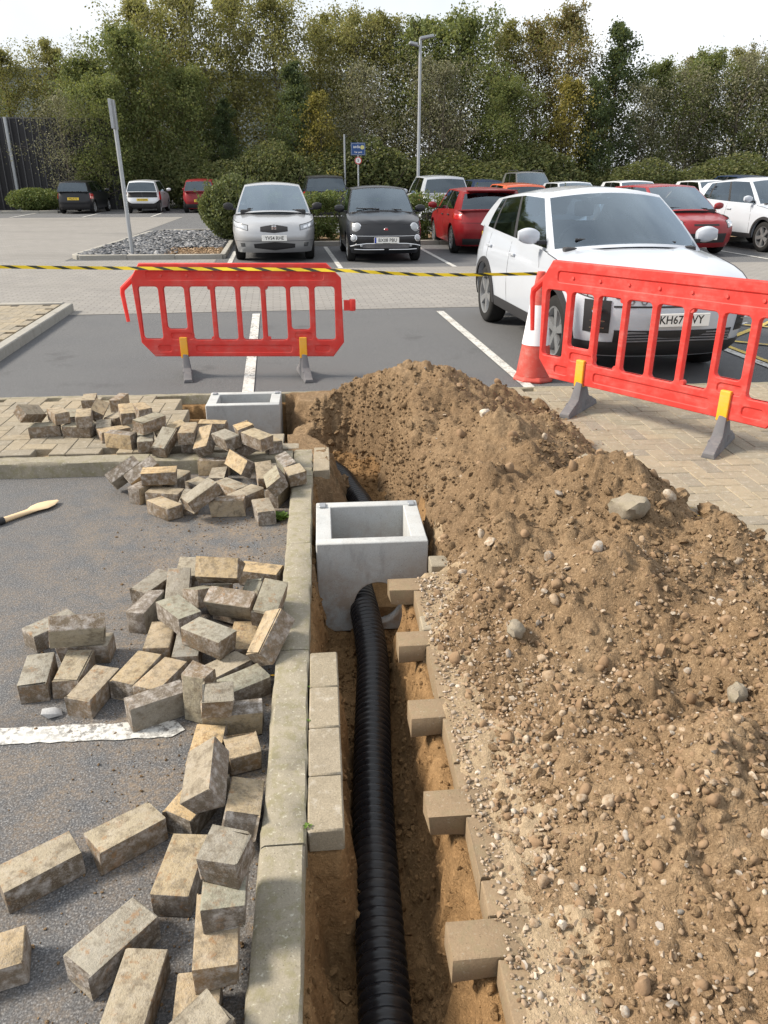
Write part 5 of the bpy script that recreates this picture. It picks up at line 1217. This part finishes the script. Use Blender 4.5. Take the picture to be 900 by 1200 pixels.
for s in (1, -1):
    for (yy, zz, r_, xx) in ((.60, .70, .095, 1.575), (.665, .50, .062, 1.625)):
        o = MB().lathe([(r_, 0), (r_ * .95, .035), (r_ * .6, .055), (0, .06)], 22, 'X').build('headlight', M['lamp_clear'], fia, smooth=True); o.location = (xx, s * yy, zz); o.rotation_euler = (0, -.25, s * .45)
        MB().lathe([(r_ + .010, -.02), (r_ + .010, .02), (r_ - .004, .026)], 22, 'X').build('lamp_ring', M['chrome'], o, smooth=True)
    o = MB().lathe([(.03, 0), (.02, .02), (0, .02)], 14, 'X').build('fog_lamp', M['lamp_clear'], fia, smooth=True); o.location = (1.70, s * .52, .36)
    MB().tube([(1.765, s * .08, .405), (1.735, s * .42, .40), (1.66, s * .64, .37), (1.55, s * .74, .34)], .013, 8).build('bumper_chrome', M['chrome'], fia, smooth=True)
    MB().tube([(1.78, s * .05, .285), (1.72, s * .45, .28), (1.60, s * .66, .28)], .012, 8).build('lower_chrome', M['chrome'], fia, smooth=True)
    MB().tube([(1.715, s * .06, .655), (1.70, s * .30, .66)], .010, 8).build('moustache_trim', M['chrome'], fia, smooth=True)
o = MB().lathe([(.045, -.01), (.045, .008), (.034, .014), (0, .014)], 20, 'X').build('badge', M['badge_red'], fia, smooth=True); o.location = (1.715, 0, .66)
MB().lathe([(.046, -.01), (.052, .0), (.046, .012)], 20, 'X').build('badge_ring', M['chrome'], o, smooth=True)

COR = base_hatch(L=4.06, W=1.765, H=1.435, wb=2.54, fo=.82, wr=.315, top=[(-2.2, .98), (-1.5, .98), (-.5, .95), (.9, .90), (1.4, .82), (1.85, .74), (2.2, .70)], xrt=-1.60, xrb=-1.92, tail=[(.18, .16), (.3, .06), (.5, 0), (.72, .02), (1.0, .13)], plate_z=(.42, .48), plate_off=(.02, .02), side=[(.05, 'p'), (.42, 'g'), (.46, 'b'), (.78, 'g'), (1.0, 'p')], seams=[.62, -.32, -1.05], handles=[(-.2, .83), (-1.0, .85)],
                 patches=[('rear_lamp', -8.2, -4.8, lin(.78, .76), lin(.90, .88), 'lamp_red', .012), ('=rear_bumper_trim', -4.6, -.01, .22, .36, 'black_trim', .01), ('=tailgate_crease', -4.8, -.01, .70, .707, 'black_trim', .003)])
cor, *_ = car((5.0, 20.35), RAD(90 - 1.5), 'paint_red', COR, 'red hatchback parked nose in beside the hedge', None, 'VN70 XLC', -1)
MB().box((-1.68, 0, 1.385), (.22, 1.15, .03)).build('roof_spoiler', M['paint_red'], cor, bevel=.01)
sm = base_hatch(L=3.85, W=1.65, H=1.44, patches=[('rear_lamp', -8.4, -5.6, .66, lin(.86, .90), 'lamp_red', .012), ('=rear_bumper_trim', -5.2, -.01, .22, .42, 'black_trim', .01)], plate_z=(.42, .66))
car((-9.15, 42.0), RAD(86), 'paint_black', sm, 'black hatchback with a yellow rear plate parked beside the low clipped shrub', None, 'FP56 KTG', -1)
ay = base_hatch(L=3.46, W=1.62, H=1.46, wb=2.34, wr=.28, xc=.72, xwt=0, xrt=-1.45, xrb=-1.68, top=[(-2.2, .93), (-1.5, .95), (0, .93), (.9, .88), (1.3, .80), (1.6, .72), (2.2, .70)], plate_z=(.42, .60),
                patches=[('rear_lamp', -8.6, -6.6, lin(.58, .62), lin(1.0, .92), 'lamp_red', .014), ('=rear_bumper_trim', -6.0, -.01, .22, .44, 'black_trim', .01), ('=tailgate_panel', -5.2, -.01, .70, .95, 'black_trim', .004)])
car((-6.15, 42.1), RAD(88), 'paint_palesilver', ay, 'small silver hatchback with tall red rear lamps between the black and red cars', None, 'VK15 BXW', -1)
rd = base_hatch(L=3.7, W=1.63, H=1.50, patches=[('rear_lamp', -8.4, -6.4, .66, .98, 'lamp_red', .012), ('=rear_bumper_trim', -5.2, -.01, .22, .40, 'black_trim', .01)], plate_z=(.42, .55))
car((-3.55, 42.2), RAD(90), 'paint_red', rd, 'small red hatchback half hidden behind the spiky evergreen bush', None, 'DA63 ULK', -1)
SUV = base_hatch(L=4.45, W=1.84, H=1.68, wb=2.65, fo=.9, wr=.345, gc=.25, sill=.30, top=[(-2.3, 1.10), (-1.5, 1.10), (0, 1.06), (1.0, 1.04), (1.6, .96), (2.0, .86), (2.3, .8)], xc=1.0, xwt=.15, xrt=-1.85, xrb=-2.05, roofw=.74, plate_z=(.5, .8), nose=[(.2, .2), (.4, .03), (.6, 0), (.8, .04), (.95, .16), (1.1, .5)], wprof=[(.2, .95), (.5, .99), (.7, 1.0), (.9, .985), (1.1, .94)], handles=[(-.2, .95), (-1.1, .97)],
                 patches=[('rear_lamp', -8.6, -6.2, .82, lin(1.05, 1.12), 'lamp_red', .014), ('=rear_bumper_trim', -6, -.01, .27, .50, 'black_trim', .01)])
car((1.97, 34.0), RAD(90), 'paint_black', SUV, 'dark off-roader seen from behind over the hedge', None, None, None)
car((5.92, 30.5), RAD(90), 'paint_white', SUV, 'white crossover seen from behind over the hedge with upright red lamps', None)
car((9.47, 38.0), RAD(90), 'paint_darkblue', base_hatch(H=1.5), 'dark blue hatchback behind the white crossover and the red hatchback', None)
car((7.88, 27.2), RAD(90), 'paint_orange', base_hatch(H=1.46, L=4.1), 'orange red car whose roof shows above the white crossover bonnet line', None)
van, *_ = car((12.0, 38.5), RAD(-90), 'paint_grey', dict(SUV, H=1.82), 'tall dark vehicle with roof bars under the trees', None)
for s in (1, -1): MB().tube([(-1.5, s * .6, 1.80), (-1.4, s * .6, 1.87), (0, s * .6, 1.88), (.15, s * .6, 1.82)], .02, 8).build('roof_bar', M['black_trim'], van, smooth=True)
YAR = base_hatch(L=3.95, W=1.70, H=1.50, xc=.98, xwt=.1, bow=.2, top=[(-2.2, .98), (-1.5, .98), (0, .96), (1.0, .93), (1.4, .84), (1.75, .76), (2.2, .70)], patches=[('headlight', 4.6, 9.8, lin(.62, .72), lin(.76, .86), 'lamp_clear', .01), ('=lower_grille', 0, 4.2, .30, .50, 'black_trim', .008), ('=bonnet_grille', 0, 2.4, .66, .70, 'black_trim', .006)])
car((9.55, 19.3), RAD(-90 + 3), 'paint_maroon', YAR, 'red hatchback parked nose out between the two white cars', None, 'FJ12 OWD', 1)
SOR = dict(KIA, L=4.35, W=1.82, H=1.66, patches=KIA['patches'][:6])
sor, *_ = car((12.35, 19.6), RAD(-90 + 4), 'paint_white', SOR, 'white off-roader with alloy wheels parked beside the red hatchback', None, 'HJ19 KVN', 1)
car((13.5, 30.0), RAD(-90), 'paint_palesilver', base_hatch(H=1.5, L=4.2), 'pale silver hatchback in the row behind the red hatchback', None)
car((20.9, 36.0), RAD(90), 'paint_darkblue', SUV, 'dark blue off-roader far behind the white off-roader', None)
car((16.4, 29.6), RAD(-90), 'paint_palesilver', base_hatch(H=1.52, L=4.0), 'pale green silver car with large side windows parked behind the white off-roader', None)
car((23.0, 35.5), RAD(90), 'paint_black', base_hatch(H=1.5), 'black car at the end of the far row beside the dark blue off-roader', None)
car((11.3, 30.6), RAD(-90), 'paint_white', base_hatch(H=1.46, L=4.2), 'white car whose roof shows over the big white crossover', None)
# ------------------------------------------------------------------ kerbed islands
def kerb_run(name, pts, parent, ln=.9, wd=.125, h=.11, closed=False, mat='grey_concrete'):
    segs = list(zip(pts, pts[1:] + ([pts[0]] if closed else [])))
    if not closed: segs = list(zip(pts, pts[1:]))
    for a, b in segs:
        a, b = Vector(a), Vector(b); d = b - a; n = max(1, round(d.length / ln)); ang = math.atan2(d.y, d.x)
        for k in range(n):
            c = a + d * ((k + .5) / n); l = d.length / n - .006
            o = bpy.data.objects.new('kerb_stone', blk(l, wd, h + .05, .012, 'kerb_stone')); o.data.materials.append(M[mat]); link(o, parent); o.location = (c.x, c.y, h / 2 - .025); o.rotation_euler = (0, 0, ang)
isl = tag(empty('paved_island', (0, 0, 0)), kind='structure')
kerb_run('kerb', [(-2.92, 7.3), (-2.90, 11.35)], isl); kerb_run('kerb', [(-2.98, 11.42), (-9, 11.75)], isl)
pf = MB(); r = random.Random(3)
for i in range(0, 16):
    for j in range(0, 44):
        q = (i - j) % 4
        if q not in (0, 3): continue
        l = (2, 1) if q == 0 else (1, 2); x0 = -3.0 - (i + l[0]) * .105; y0 = 7.2 + j * .105
        if y0 + l[1] * .105 > 11.3: continue
        c = (x0 + l[0] * .0525, y0 + l[1] * .0525, .06 + r.uniform(-.002, .002)); me = blk(.2075, .1025, .08) if i + j == 0 else me
        m = Matrix.Translation(c) @ Matrix.Rotation(0 if q == 0 else math.pi / 2, 4, 'Z')
        pf.add([m @ v.co for v in pav_me.vertices], [tuple(z.vertices) for z in pav_me.polygons])
o = obj('paver_field', mesh('paver_field', pf.v, pf.f), M['paver_many'], isl); tag(o, kind='stuff')
MB().add([(-9, 7.2, .065), (-2.97, 7.2, .065), (-2.97, 11.36, .065), (-9, 11.6, .065)], Q).build('bedding_sand', M['sandy_dust'], isl)

bedp = [(-1.22, 18.35), (-4.35, 18.55), (-4.5, 18.8), (-3.9, 26.2), (-3.3, 27.0), (-1.22, 27.0)]
bed = tag(empty('planting_bed', (0, 0, 0)), kind='structure')
kerb_run('kerb', bedp, bed, closed=True, h=.10)
obj('bed_soil', mesh('bed_soil', [(x, y, .05) for x, y in bedp], [tuple(range(len(bedp)))[::-1]]), M['heap_soil'], bed)
def chips(name, n, inside, s, mat, seed, parent):
    g = np.random.default_rng(seed); V_ = []; F_ = []
    P_ = np.array(bedp); x = g.uniform(-4.5, -1.2, n * 3); y = g.uniform(18.4, 26.5, n * 3); k = (sdist(x, y, P_) > .1) & inside(x, y, g); x, y = x[k][:n], y[k][:n]
    for i in range(len(x)):
        a = g.uniform(0, 6.28); l = s * g.uniform(.6, 1.5); w_ = l * g.uniform(.4, .8); t = g.uniform(-.7, .7, 2)
        q = [np.array((cx * l, cy * w_, cz * l * .12)) for cz in (-1, 1) for cx, cy in ((-1, -.7), (.6, -1), (1, .6), (-.5, 1))]
        ca, sa = math.cos(a), math.sin(a)
        for p_ in q: V_.append((x[i] + p_[0] * ca - p_[1] * sa, y[i] + p_[0] * sa + p_[1] * ca, .075 + g.uniform(0, .03) * 0 + p_[2] + t[0] * p_[0] * .5 + t[1] * p_[1] * .5 + (0 if i % 3 else .02)))
        b = 8 * i; F_ += [(b, b + 3, b + 2, b + 1), (b + 4, b + 5, b + 6, b + 7)] + [(b + j, b + (j + 1) % 4, b + 4 + (j + 1) % 4, b + 4 + j) for j in range(4)]
    return tag(obj(name, mesh(name, V_, np.array(F_)), M[mat], parent), kind='stuff')
barkz = lambda x, y: (x > -2.55) & (y < 20.3)
chips('slate_chippings', 5200, lambda x, y, g: ~barkz(x + g.normal(0, .12, len(x)), y) & (g.random(len(x)) < np.clip(1.6 - (y - 18) * .12, .25, 1)), .06, 'slate_chip', 1, bed)
chips('bark_chippings', 1800, lambda x, y, g: barkz(x, y), .03, 'bark_chip', 2, bed)
hb = tag(empty('hedge_bed', (0, 0, 0)), kind='structure'); kerb_run('kerb', [(-1.0, 21.35), (14, 21.35)], hb, h=.12)
MB().add([(-1, 21.4, .07), (14, 21.4, .07), (14, 25, .07), (-1, 25, .07)], Q).build('bed_soil', M['heap_soil'], hb)

# ------------------------------------------------------------------ foliage
def leaves(pos, size, g, aspect=.55, up=0.0):
    n = len(pos); d = g.normal(size=(n, 3)); d[:, 2] += up; d /= np.linalg.norm(d, axis=1)[:, None]; e = g.normal(size=(n, 3)); s = np.cross(d, e); s /= np.linalg.norm(s, axis=1)[:, None]
    l = (size * g.uniform(.6, 1.4, n))[:, None]; V_ = np.stack([pos - d * l, pos + s * l * aspect, pos + d * l, pos - s * l * aspect], 1).reshape(-1, 3)
    F_ = (np.arange(n)[:, None] * 4 + np.arange(4)[None]); return V_, F_
def bush(name, loc, half, n, size, mat, label, seed, spiky=0, group=None, shape='box', cat='bush', base=.05):
    g = np.random.default_rng(seed); root = empty(name, (loc[0], loc[1], base)); hx, hy, hz = half
    d = g.normal(size=(n, 3)); d /= np.linalg.norm(d, axis=1)[:, None]; rr = g.random(n) ** .28
    if shape == 'box': p_ = np.sign(d) * np.abs(d) ** .45
    else: p_ = d
    p_ = p_ * rr[:, None] * [hx, hy, hz]; lump = 1 + .16 * fbm(p_[:, 0] * 2.2 + seed, p_[:, 1] * 2.2, p_[:, 2] * 2.2, oct=3, seed=seed); p_ = p_ * lump[:, None] + [0, 0, hz * 1.02]; p_ = p_[p_[:, 2] > .02]
    V_, F_ = leaves(p_, size, g)
    obj('foliage', mesh('foliage', V_, F_), M[mat], root)
    if spiky:
        m = MB(); r = random.Random(seed); pos = []
        for k in range(spiky):
            a = r.uniform(0, 6.28); q = r.random() ** .5; b = Vector((hx * q * .85 * math.cos(a), hy * q * .85 * math.sin(a), hz * 1.1)); l = hz * r.uniform(.8, 1.45) * (1 - .45 * q)
            t = b + Vector((r.gauss(0, .10) + b.x * .12, r.gauss(0, .10), l)); m.tube([b, t], [.012, .004], 4)
            pos += [np.array(b.lerp(t, s)) + g.normal(0, .022, 3) for s in np.linspace(.1, 1, 34)]
        V_, F_ = leaves(np.array(pos), size * .8, g, .4, .8); obj('shoot_foliage', mesh('shoot_foliage', V_, F_), M[mat], root); m.build('shoots', M['bark'], root)
    s = MB(); r = random.Random(seed)
    for k in range(5): s.tube([(r.gauss(0, hx * .2), r.gauss(0, hy * .2), -.05), (r.gauss(0, hx * .4), r.gauss(0, hy * .4), hz * 1.2)], [.035, .012], 5)
    s.build('stem', M['bark'], root); return tag(root, label, cat, group)
bush('evergreen_bush', (-1.08, 22.85), (1.0, .85, .80), 19000, .042, 'leaf_yew', 'tall spiky evergreen bush in the slate bed beside the silver car', 1, 70, shape='ball')
for k, x_ in enumerate(np.arange(.55, 9.2, 1.25)):
    bush('hedge_shrub', (float(x_), 22.45), (.76, .55, .60 + .06 * math.sin(k * 2.1)), 7000, .036, 'leaf_hedge', 'green hedge shrub in the row behind the parked cars', 20 + k, 7, 'hedge shrubs behind the cars')
bush('clipped_shrub', (-11.6, 42.2), (1.35, 1.0, .55), 8000, .05, 'leaf_hedge', 'low clipped green shrub in front of the dark ribbed fence', 60, 0, None, 'ball')
ks = tag(empty('shrub_bed_kerb', (0, 0, 0)), kind='structure'); kerb_run('kerb', [(-14.5, 41.1), (-10.3, 41.1)], ks, h=.12)

def tree_mesh(seed, h, spread, nleaf, lsize, crown_lo=.06, bare=0.0, conic=.0):
    g = np.random.default_rng(seed); r = random.Random(seed); tk = MB(); pts = []; lx = ly = 0
    path = []
    for k in range(9):
        t = k / 8; path.append((lx, ly, h * .95 * t)); lx += r.gauss(0, .10); ly += r.gauss(0, .10)
    tk.tube(path, [max(.015, h * .0125 * (1 - .9 * k / 8)) for k in range(9)], 7)
    cl = []
    nl = 30
    for k in range(nl):
        t = crown_lo + (1 - crown_lo) * (k + r.random()) / nl; i = min(7, int(t * 8)); w_ = t * 8 - i; b = Vector(path[i]).lerp(Vector(path[i + 1]), min(1, w_)); a = k * 2.4 + r.uniform(-.5, .5)
        prof = (math.sin(math.pi * min(1, .18 + t * .80)) ** .6) * (1 - conic * t); ln = spread * prof * r.uniform(.65, 1.15); up = .35 + .8 * t
        d = Vector((math.cos(a), math.sin(a), up)).normalized(); m1 = b + d * ln * .5 + Vector((0, 0, -.05)); e = b + d * ln + Vector((r.gauss(0, .15), r.gauss(0, .15), r.gauss(0, .15)))
        tk.tube([b, m1, e], [h * .0045 * (1.2 - t), h * .003 * (1.2 - t), .006], 5)
        for q in range(8):
            s = r.uniform(.25, 1); c = b.lerp(e, s); f_ = Vector((r.gauss(0, 1), r.gauss(0, 1), r.gauss(.35, .8))).normalized() * ln * r.uniform(.25, .5); tk.tube([c, c + f_], [.010, .004], 4); cl.append((c + f_, ln * .12 + .08)); cl.append((c + f_ * .5, ln * .13 + .08))
    cl.append((Vector(path[-1]), .35))
    n_each = int(nleaf / len(cl)); P_ = []
    for c, s in cl:
        if r.random() < bare: continue
        k = max(2, int(n_each * r.uniform(.4, 1.6))); P_.append(np.array(c) + g.normal(0, 1, (k, 3)) * s * [.8, .8, .7])
    P_ = np.concatenate(P_); P_ = P_[P_[:, 2] > .15]
    V_, F_ = leaves(P_, lsize, g, .6); return tk.mesh('trunk', True, 60), mesh('crown', V_, F_)
KINDS = {}
def kind(nm, mat, label, seeds, **k): KINDS[nm] = ([tree_mesh(s, **k) for s in seeds], M[mat], label, k['h'])
kind('olive', 'leaf_olive', 'tall olive green tree with a loose airy crown behind the car park', (1, 2, 3), h=11, spread=3.7, nleaf=21000, lsize=.072)
kind('green', 'leaf_green', 'full green tree in the belt behind the car park', (4, 5), h=9, spread=3.3, nleaf=21000, lsize=.075)
kind('dark', 'leaf_dark', 'dark green dense upright tree standing out in the tree belt', (6, 7), h=9.5, spread=2.4, nleaf=16000, lsize=.072, conic=.35)
kind('yellow', 'leaf_yellow', 'autumn yellow small tree among the green ones', (8,), h=7, spread=1.8, nleaf=7500, lsize=.07)
kind('rust', 'leaf_rust', 'tree with rusty orange tinted top rising over the belt', (9, 12), h=11, spread=3.3, nleaf=18000, lsize=.072)
kind('bare', 'leaf_grey', 'grey thin leaved tree with many bare twigs', (10, 11), h=8.5, spread=3.3, nleaf=8000, lsize=.06, bare=.25)
for (ms, mt, lb, h_) in KINDS.values():
    for tk, cr_ in ms: tk.materials.append(M['bark']); cr_.materials.append(mt)
r = random.Random(42)
def tree(k, px, Y_, hgt, wid=1.0):
    ms, mt, lb, h0 = KINDS[k]; tk, cr_ = ms[r.randrange(len(ms))]
    a = (px - 450) / 901 * .915; x_ = Y_ * math.tan(math.atan(a * 1.0) + RAD(7.5))
    root = empty('broadleaf_tree', (x_, Y_, 0), r.uniform(0, 6.28)); s = hgt / h0 * .84; root.scale = (s * wid, s * wid, s)
    obj('trunk', tk, None, root); obj('crown', cr_, None, root); tag(root, lb, 'tree', k + ' trees in the belt')
TREES = [('bare', 82, 44.2, 6.2), ('green', 122, 45, 7.2), ('green', -40, 47, 8.5), ('olive', 20, 50, 9.4), ('olive', 75, 51, 9.8), ('green', 110, 48, 8.5), ('green', 160, 47, 10), ('olive', 185, 52, 12.6), ('olive', 230, 50, 13.0), ('green', 215, 47, 8), ('olive', 285, 52, 13.3), ('dark', 265, 47, 6.5), ('olive', 330, 51, 12.6), ('olive', 372, 53, 12.2),
         ('dark', 350, 46.5, 8.6), ('yellow', 378, 45.5, 6.8), ('olive', 405, 52, 11.8), ('bare', 425, 47, 8.5), ('olive', 450, 52, 12), ('green', 485, 51, 11.4), ('bare', 520, 47, 8.5), ('green', 545, 51, 11.8), ('bare', 500, 48, 9), ('olive', 585, 52, 11.6), ('rust', 620, 52, 11.9), ('rust', 652, 50, 12.4), ('yellow', 668, 47.5, 8.0),
         ('green', 600, 47, 7.5), ('dark', 712, 49, 11.8), ('dark', 690, 47, 8.2), ('bare', 745, 47.5, 7.6), ('green', 760, 50, 9.0), ('bare', 790, 48, 8.8), ('green', 815, 50, 9.8), ('rust', 800, 52, 9.5), ('olive', 850, 51, 10.2), ('bare', 860, 48, 9.8), ('green', 895, 49, 9.5), ('olive', 940, 50, 10), ('green', 990, 49, 10), ('bare', 930, 47, 8.5), ('olive', -90, 52, 9.5), ('green', 1050, 50, 10), ('olive', 1110, 51, 10.5)]
for t in TREES: tree(*t)
us_r = random.Random(8)
und = [bush('undergrowth_shrub', (-7 + 0.0, 46.0), (2.0, 1.1, 1.5), 13000, .062, 'leaf_under', 'dark leafy undergrowth shrub at the foot of the tree belt', 80, 0, 'undergrowth shrubs', 'ball')]
und[0].scale = (1, 1, 1)
for k in range(20):
    c = copy_tree(und[0]); c.location = (-9.4 + 2.35 * k + us_r.uniform(-.5, .5), 45.3 + us_r.uniform(-.6, 1.0), .0); s = us_r.uniform(.9, 1.5); c.scale = (s * 1.1, s, s * us_r.uniform(.5, 1.0)); c.rotation_euler = (0, 0, us_r.uniform(-.4, .4))

# dark ribbed screen fence at the left, running on behind the trees
fe = empty('screen_fence', (-30, 45.2, 0)); fl = 4.25
for k in range(11):
    m = MB(); m.box((k * 2.0 + 1, 0, fl / 2), (1.985, .08, fl)); m.build('fence_panel', M['fence_black'], fe)
rib = MB().box((0, 0, 0), (.055, .07, fl)).mesh('rib', bevel=.006, seg=1); rib.materials.append(M['fence_rib'])
for k in range(66): o = bpy.data.objects.new('rib', rib); link(o, fe); o.location = (k * .3333 + .05, -.076, fl / 2 + .002)
MB().box((11, 0, fl + .03), (22, .12, .06)).build('capping', M['fence_rib'], fe)
tag(fe, 'tall black screen fence with grey vertical ribs along the left back edge', 'fence')
fp = empty('post', (-13.05, 44.8, 0)); MB().tube([(0, 0, 0), (0, 0, fl + .05)], .09, 12).build('shaft', M['galvanised'], fp, smooth=True); MB().box((0, 0, .01), (.3, .3, .02)).build('base_plate', M['galvanised'], fp); tag(fp, 'light grey steel post standing against the black ribbed fence', 'post')
gp_ = empty('wall_pier', (-14.55, 43.6, 0)); MB().box((0, 0, 1.6), (.9, .4, 3.2)).build('shaft', M['pale_wall'], gp_, bevel=.02); MB().box((0, 0, 3.23), (1.0, .5, .06)).build('cap', M['pale_wall'], gp_); tag(gp_, 'whitish wall pier at the left end of the black fence', 'pier')
# warehouse behind the trees
wh = empty('warehouse', (-2, 78, 0))
MB().box((-14, 10, 4.65), (48, 20, 9.3)).build('wall', M['wall_base'], wh)
for k in range(24): MB().box((-37 + 2 * k, -.06, 7.1), (1.96, .1, 4.2)).build('cladding_panel', M['wall_cladding'], wh)
MB().box((-14, 10, 9.6), (49, 21, .6)).build('roof', M['wall_base'], wh)
tag(wh, 'long pale clad warehouse glimpsed through the tree crowns', 'building')

# lamp post, signs
lp = empty('street_lamp', (5.72, 33.0, 0)); hL = 6.35
MB().tube([(0, 0, 0), (0, 0, 1.2), (0, 0, 1.22), (0, 0, hL)], [.10, .10, .065, .055], 14).build('column', M['galvanised'], lp, smooth=True)
MB().box((0, 0, .01), (.35, .35, .02)).build('base_plate', M['galvanised'], lp)
for s, sz_ in ((.26, .52), (-.30, .30)):
    m = MB(); m.box((0, 0, 0), (sz_, .34, .09), Matrix.Rotation(-.18 * (1 if s > 0 else -1), 3, 'Y')); o = m.build('lamp_head', M['galvanised'], lp, bevel=.02); o.location = (s * .9, 0, hL + .06 - (.22 if s < 0 else 0))
    MB().tube([(0, 0, hL - .05 - (.2 if s < 0 else 0)), (s * .8, 0, hL + .03 - (.22 if s < 0 else 0))], .03, 8).build('arm', M['galvanised'], lp)
tag(lp, 'tall grey lamp post with two flat heads in front of the trees', 'street lamp')
sp = empty('sign_post', (3.27, 32.5, 0))
MB().tube([(0, 0, 0), (0, .0, 2.83)], .03, 10).build('pole', M['galvanised'], sp, smooth=True)
bd = MB().box((0, -.045, 2.60), (.56, .02, .44)).build('sign_board', M['sign_blue'], sp, bevel=.008)
MB().box((0, -.0575, 2.60), (.52, .003, .40)).build('board_border', M['galvanised'], bd); MB().box((0, -.0595, 2.60), (.495, .003, .375)).build('board_face', M['sign_blue'], bd)
obj('board_lettering', text_mesh('asda', .15, .001), M['sign_white'], bd, (-.06, -.0625, 2.68), (RAD(90), 0, 0)); obj('board_small_lettering', text_mesh('Car park', .085, .001), M['sign_white'], bd, (0, -.0625, 2.49), (RAD(90), 0, 0))
MB().lathe([(.0, 0), (.075, 0), (.075, .002), (0, .002)], 20, 'Y', m=Matrix.Translation((.16, -.0635, 2.66))).build('board_disc', M['sign_yellow'], bd)
ds = MB().lathe([(0, -.008), (.135, -.008), (.135, .008), (0, .008)], 24, 'Y', m=Matrix.Translation((0, -.05, 2.20))).build('speed_disc', M['sign_white'], sp)
MB().lathe([(.105, -.012), (.135, -.012), (.135, -.009), (.105, -.009)], 24, 'Y', m=Matrix.Translation((0, -.05, 2.20))).build('disc_border', M['sign_red'], ds)
obj('disc_lettering', text_mesh('5', .14, .001), M['plate_ink'], ds, (0, -.0625, 2.20), (RAD(90), 0, 0))
tag(sp, 'thin pole with a blue board above a round red and white sign', 'sign')
lp2 = empty('leaning_post', (-3.27, 18.95, .05)); lp2.rotation_euler = (0, RAD(-.6), 0)
MB().tube([(0, 0, 0), (0, 0, 3.12)], .045, 12).build('pole', M['galvanised'], lp2, smooth=True)
MB().box((.0, -.05, 2.84), (.06, .52, .56)).build('sign_plate', M['galvanised'], lp2, bevel=.01)
tag(lp2, 'plain grey post with an edge-on sign standing in the slate bed', 'sign post')
for k, (x_, y_) in enumerate(((3.75, 44.3),)):
    o = empty('post', (x_, y_, 0)); MB().tube([(0, 0, 0), (0, 0, 3.6)], .05, 8).build('shaft', M['galvanised'], o); MB().box((0, 0, .01), (.2, .2, .02)).build('base_plate', M['galvanised'], o); tag(o, 'slim grey post standing alone in front of the undergrowth', 'post')
